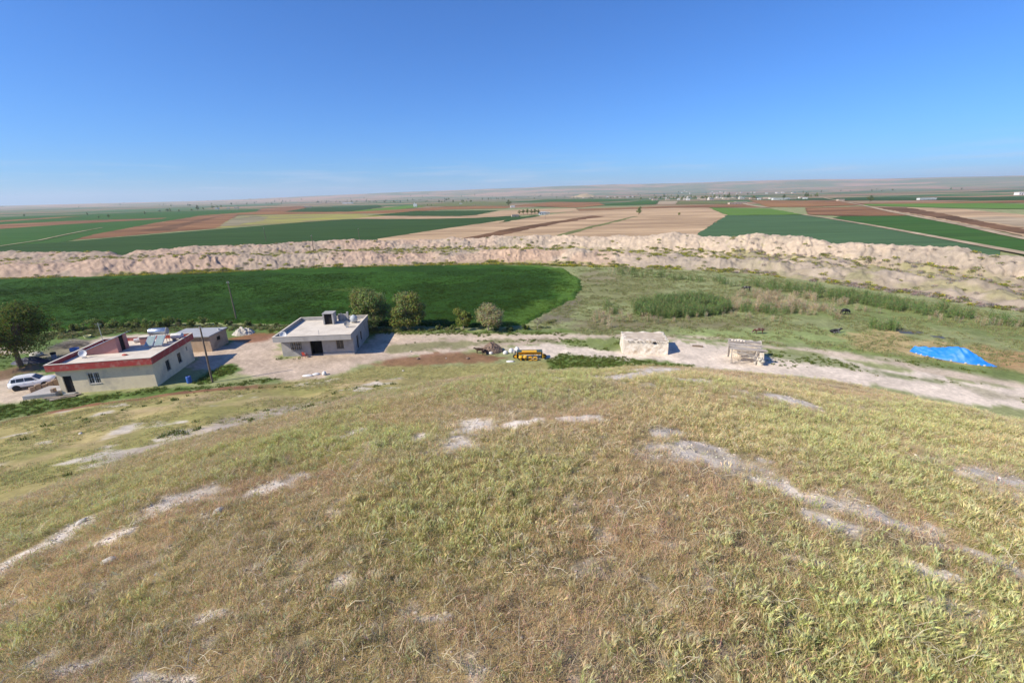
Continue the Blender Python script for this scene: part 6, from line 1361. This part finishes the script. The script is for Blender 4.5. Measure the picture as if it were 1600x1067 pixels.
# scrub and yellow flowers on and before the spoil banks
BS = [bush(61, .55, .6, 130, ((.24, .25, .07), (.19, .20, .06)), .09, ((.60, .54, .05), (.46, .44, .05))), bush(62, .45, .6, 130, ((.29, .28, .13), (.22, .225, .085)), .09), bush(63, .6, .55, 120, ((.42, .37, .31), (.33, .29, .23)), .08)]
nb_ = 5200; ci = rng.integers(0, len(baz), nb_); ri = np.where(rng.random(nb_) < .38, rng.integers(1, 8, nb_), rng.integers(28, 50, nb_)); ri = np.where(rng.random(nb_) < .12, rng.integers(6, 70, nb_), ri); vmask = fbm(arc[ci] * .14, ri * .12, 213, 4); rightp = sstep(20, 30, baz[ci]); kk = vmask > rng.uniform(.42, .56, nb_) - .08 * rightp; ci, ri = ci[kk], ri[kk]
P = np.stack([bx[ri, ci], by[ri, ci], PZ2[ri, ci] - .05], 1); n = len(P); s = rng.uniform(.6, 1.7, n)
grey_ = sstep(22, 30, baz[ci]) * (rng.random(n) < .5); idx = np.where(grey_ > .5, 2, np.where(rng.random(n) < .55, 0, 1))
scatter('bank_scrub', P, np.stack([rng.normal(0, .1, n), rng.normal(0, .1, n), rng.uniform(0, 6.28, n)], 1), np.stack([s * 1.2, s * 1.2, s * .8], 1), idx, np.repeat(np.array([[1., 1., 1.]]), n, 0) * rng.uniform(.8, 1.2, (n, 1)), BS, 'low scrub and yellow flowering weeds along the spoil banks', 'scrub')
n = 2600; u_ = rng.uniform(-60, 900, n); v0 = np.interp(u_, BU, B_FOOT) + rng.uniform(-.3, 1.6, n); yes = fbm(u_ * .02, u_ * 0, 215, 3) > rng.uniform(.38, .52, n); xy = np.array([at(u, v) for u, v in zip(u_[yes], v0[yes])])
spread('foot_flowers', xy, BS[:2], .6, 1.5, (1, 1, 1), 'band of yellow flowering weeds between the wheat and the spoil bank', 'weeds', .15, .1)
# rough margin between the hedge and the wheat
xy = np.concatenate([in_poly([(60, 522), (190, 508), (430, 508), (600, 512), (690, 514), (690, 517), (420, 516), (190, 520), (80, 532)], 2600, .5, wob=.8), in_poly([(690, 512), (840, 510), (870, 500), (850, 516), (690, 517)], 500, .4, thin=.4)])
spread('field_margin', xy, [weed(71, .55, 40, .4, ((.16, .19, .065), (.22, .225, .10), (.12, .145, .05)), .06), BS[1]], .5, 1.1, (1, 1, 1), 'rough weedy margin along the near edge of the wheat', 'weeds', .15)

# wheat leaves giving grain to the crop surface
n = 90000; P = np.stack([rng.uniform(-150, 22, n), rng.uniform(74, 140, n)], 1); d = poly_sd(P[:, 0], P[:, 1], WP); k = (d < -.3) & (rng.random(n) < np.clip(1.4 - (P[:, 1] - 74) / 75, .25, 1)); P = P[k]
lite = sstep(-6, -.5, d[k] + (fbm(P[:, 0] * .2, P[:, 1] * .2, 149, 3) - .5) * 8) * sstep(-10, 6, P[:, 0])
tn = np.array([[1, 1, 1]]) * (1 - lite[:, None]) + np.array([[2.3, 2.1, 1.9]]) * lite[:, None]
spread('wheat_leaves', P, [weed(81, .22, 20, .4, ((.045, .085, .016), (.06, .105, .02), (.035, .065, .013)), .035), weed(82, .28, 18, .4, ((.055, .10, .02), (.04, .075, .015)), .04)], .7, 1.3, tn, 'leaf tips standing above the dark green wheat', 'crop', .2, .1, zfun=lambda x, y: np.full(np.shape(x), .33))

# ------------------------------------------------------------------ air over the plain
hz = MB(); hz.box(-16000, 16000, -16000, 16000, -45, 330)
hm = bpy.data.materials.new('haze'); hm.use_nodes = True; nt = hm.node_tree; nt.nodes.clear()
ho = _nd(nt, 'ShaderNodeOutputMaterial'); hv = _nd(nt, 'ShaderNodeVolumePrincipled')
hv.inputs['Color'].default_value = (.72, .84, 1.0, 1); hv.inputs['Density'].default_value = 8.0e-5; hv.inputs['Anisotropy'].default_value = .15
nt.links.new(hv.outputs[0], ho.inputs['Volume'])
haze = hz.build('haze', hm); tag(haze, 'thin pale haze lying over the whole plain', 'haze', kind='stuff')
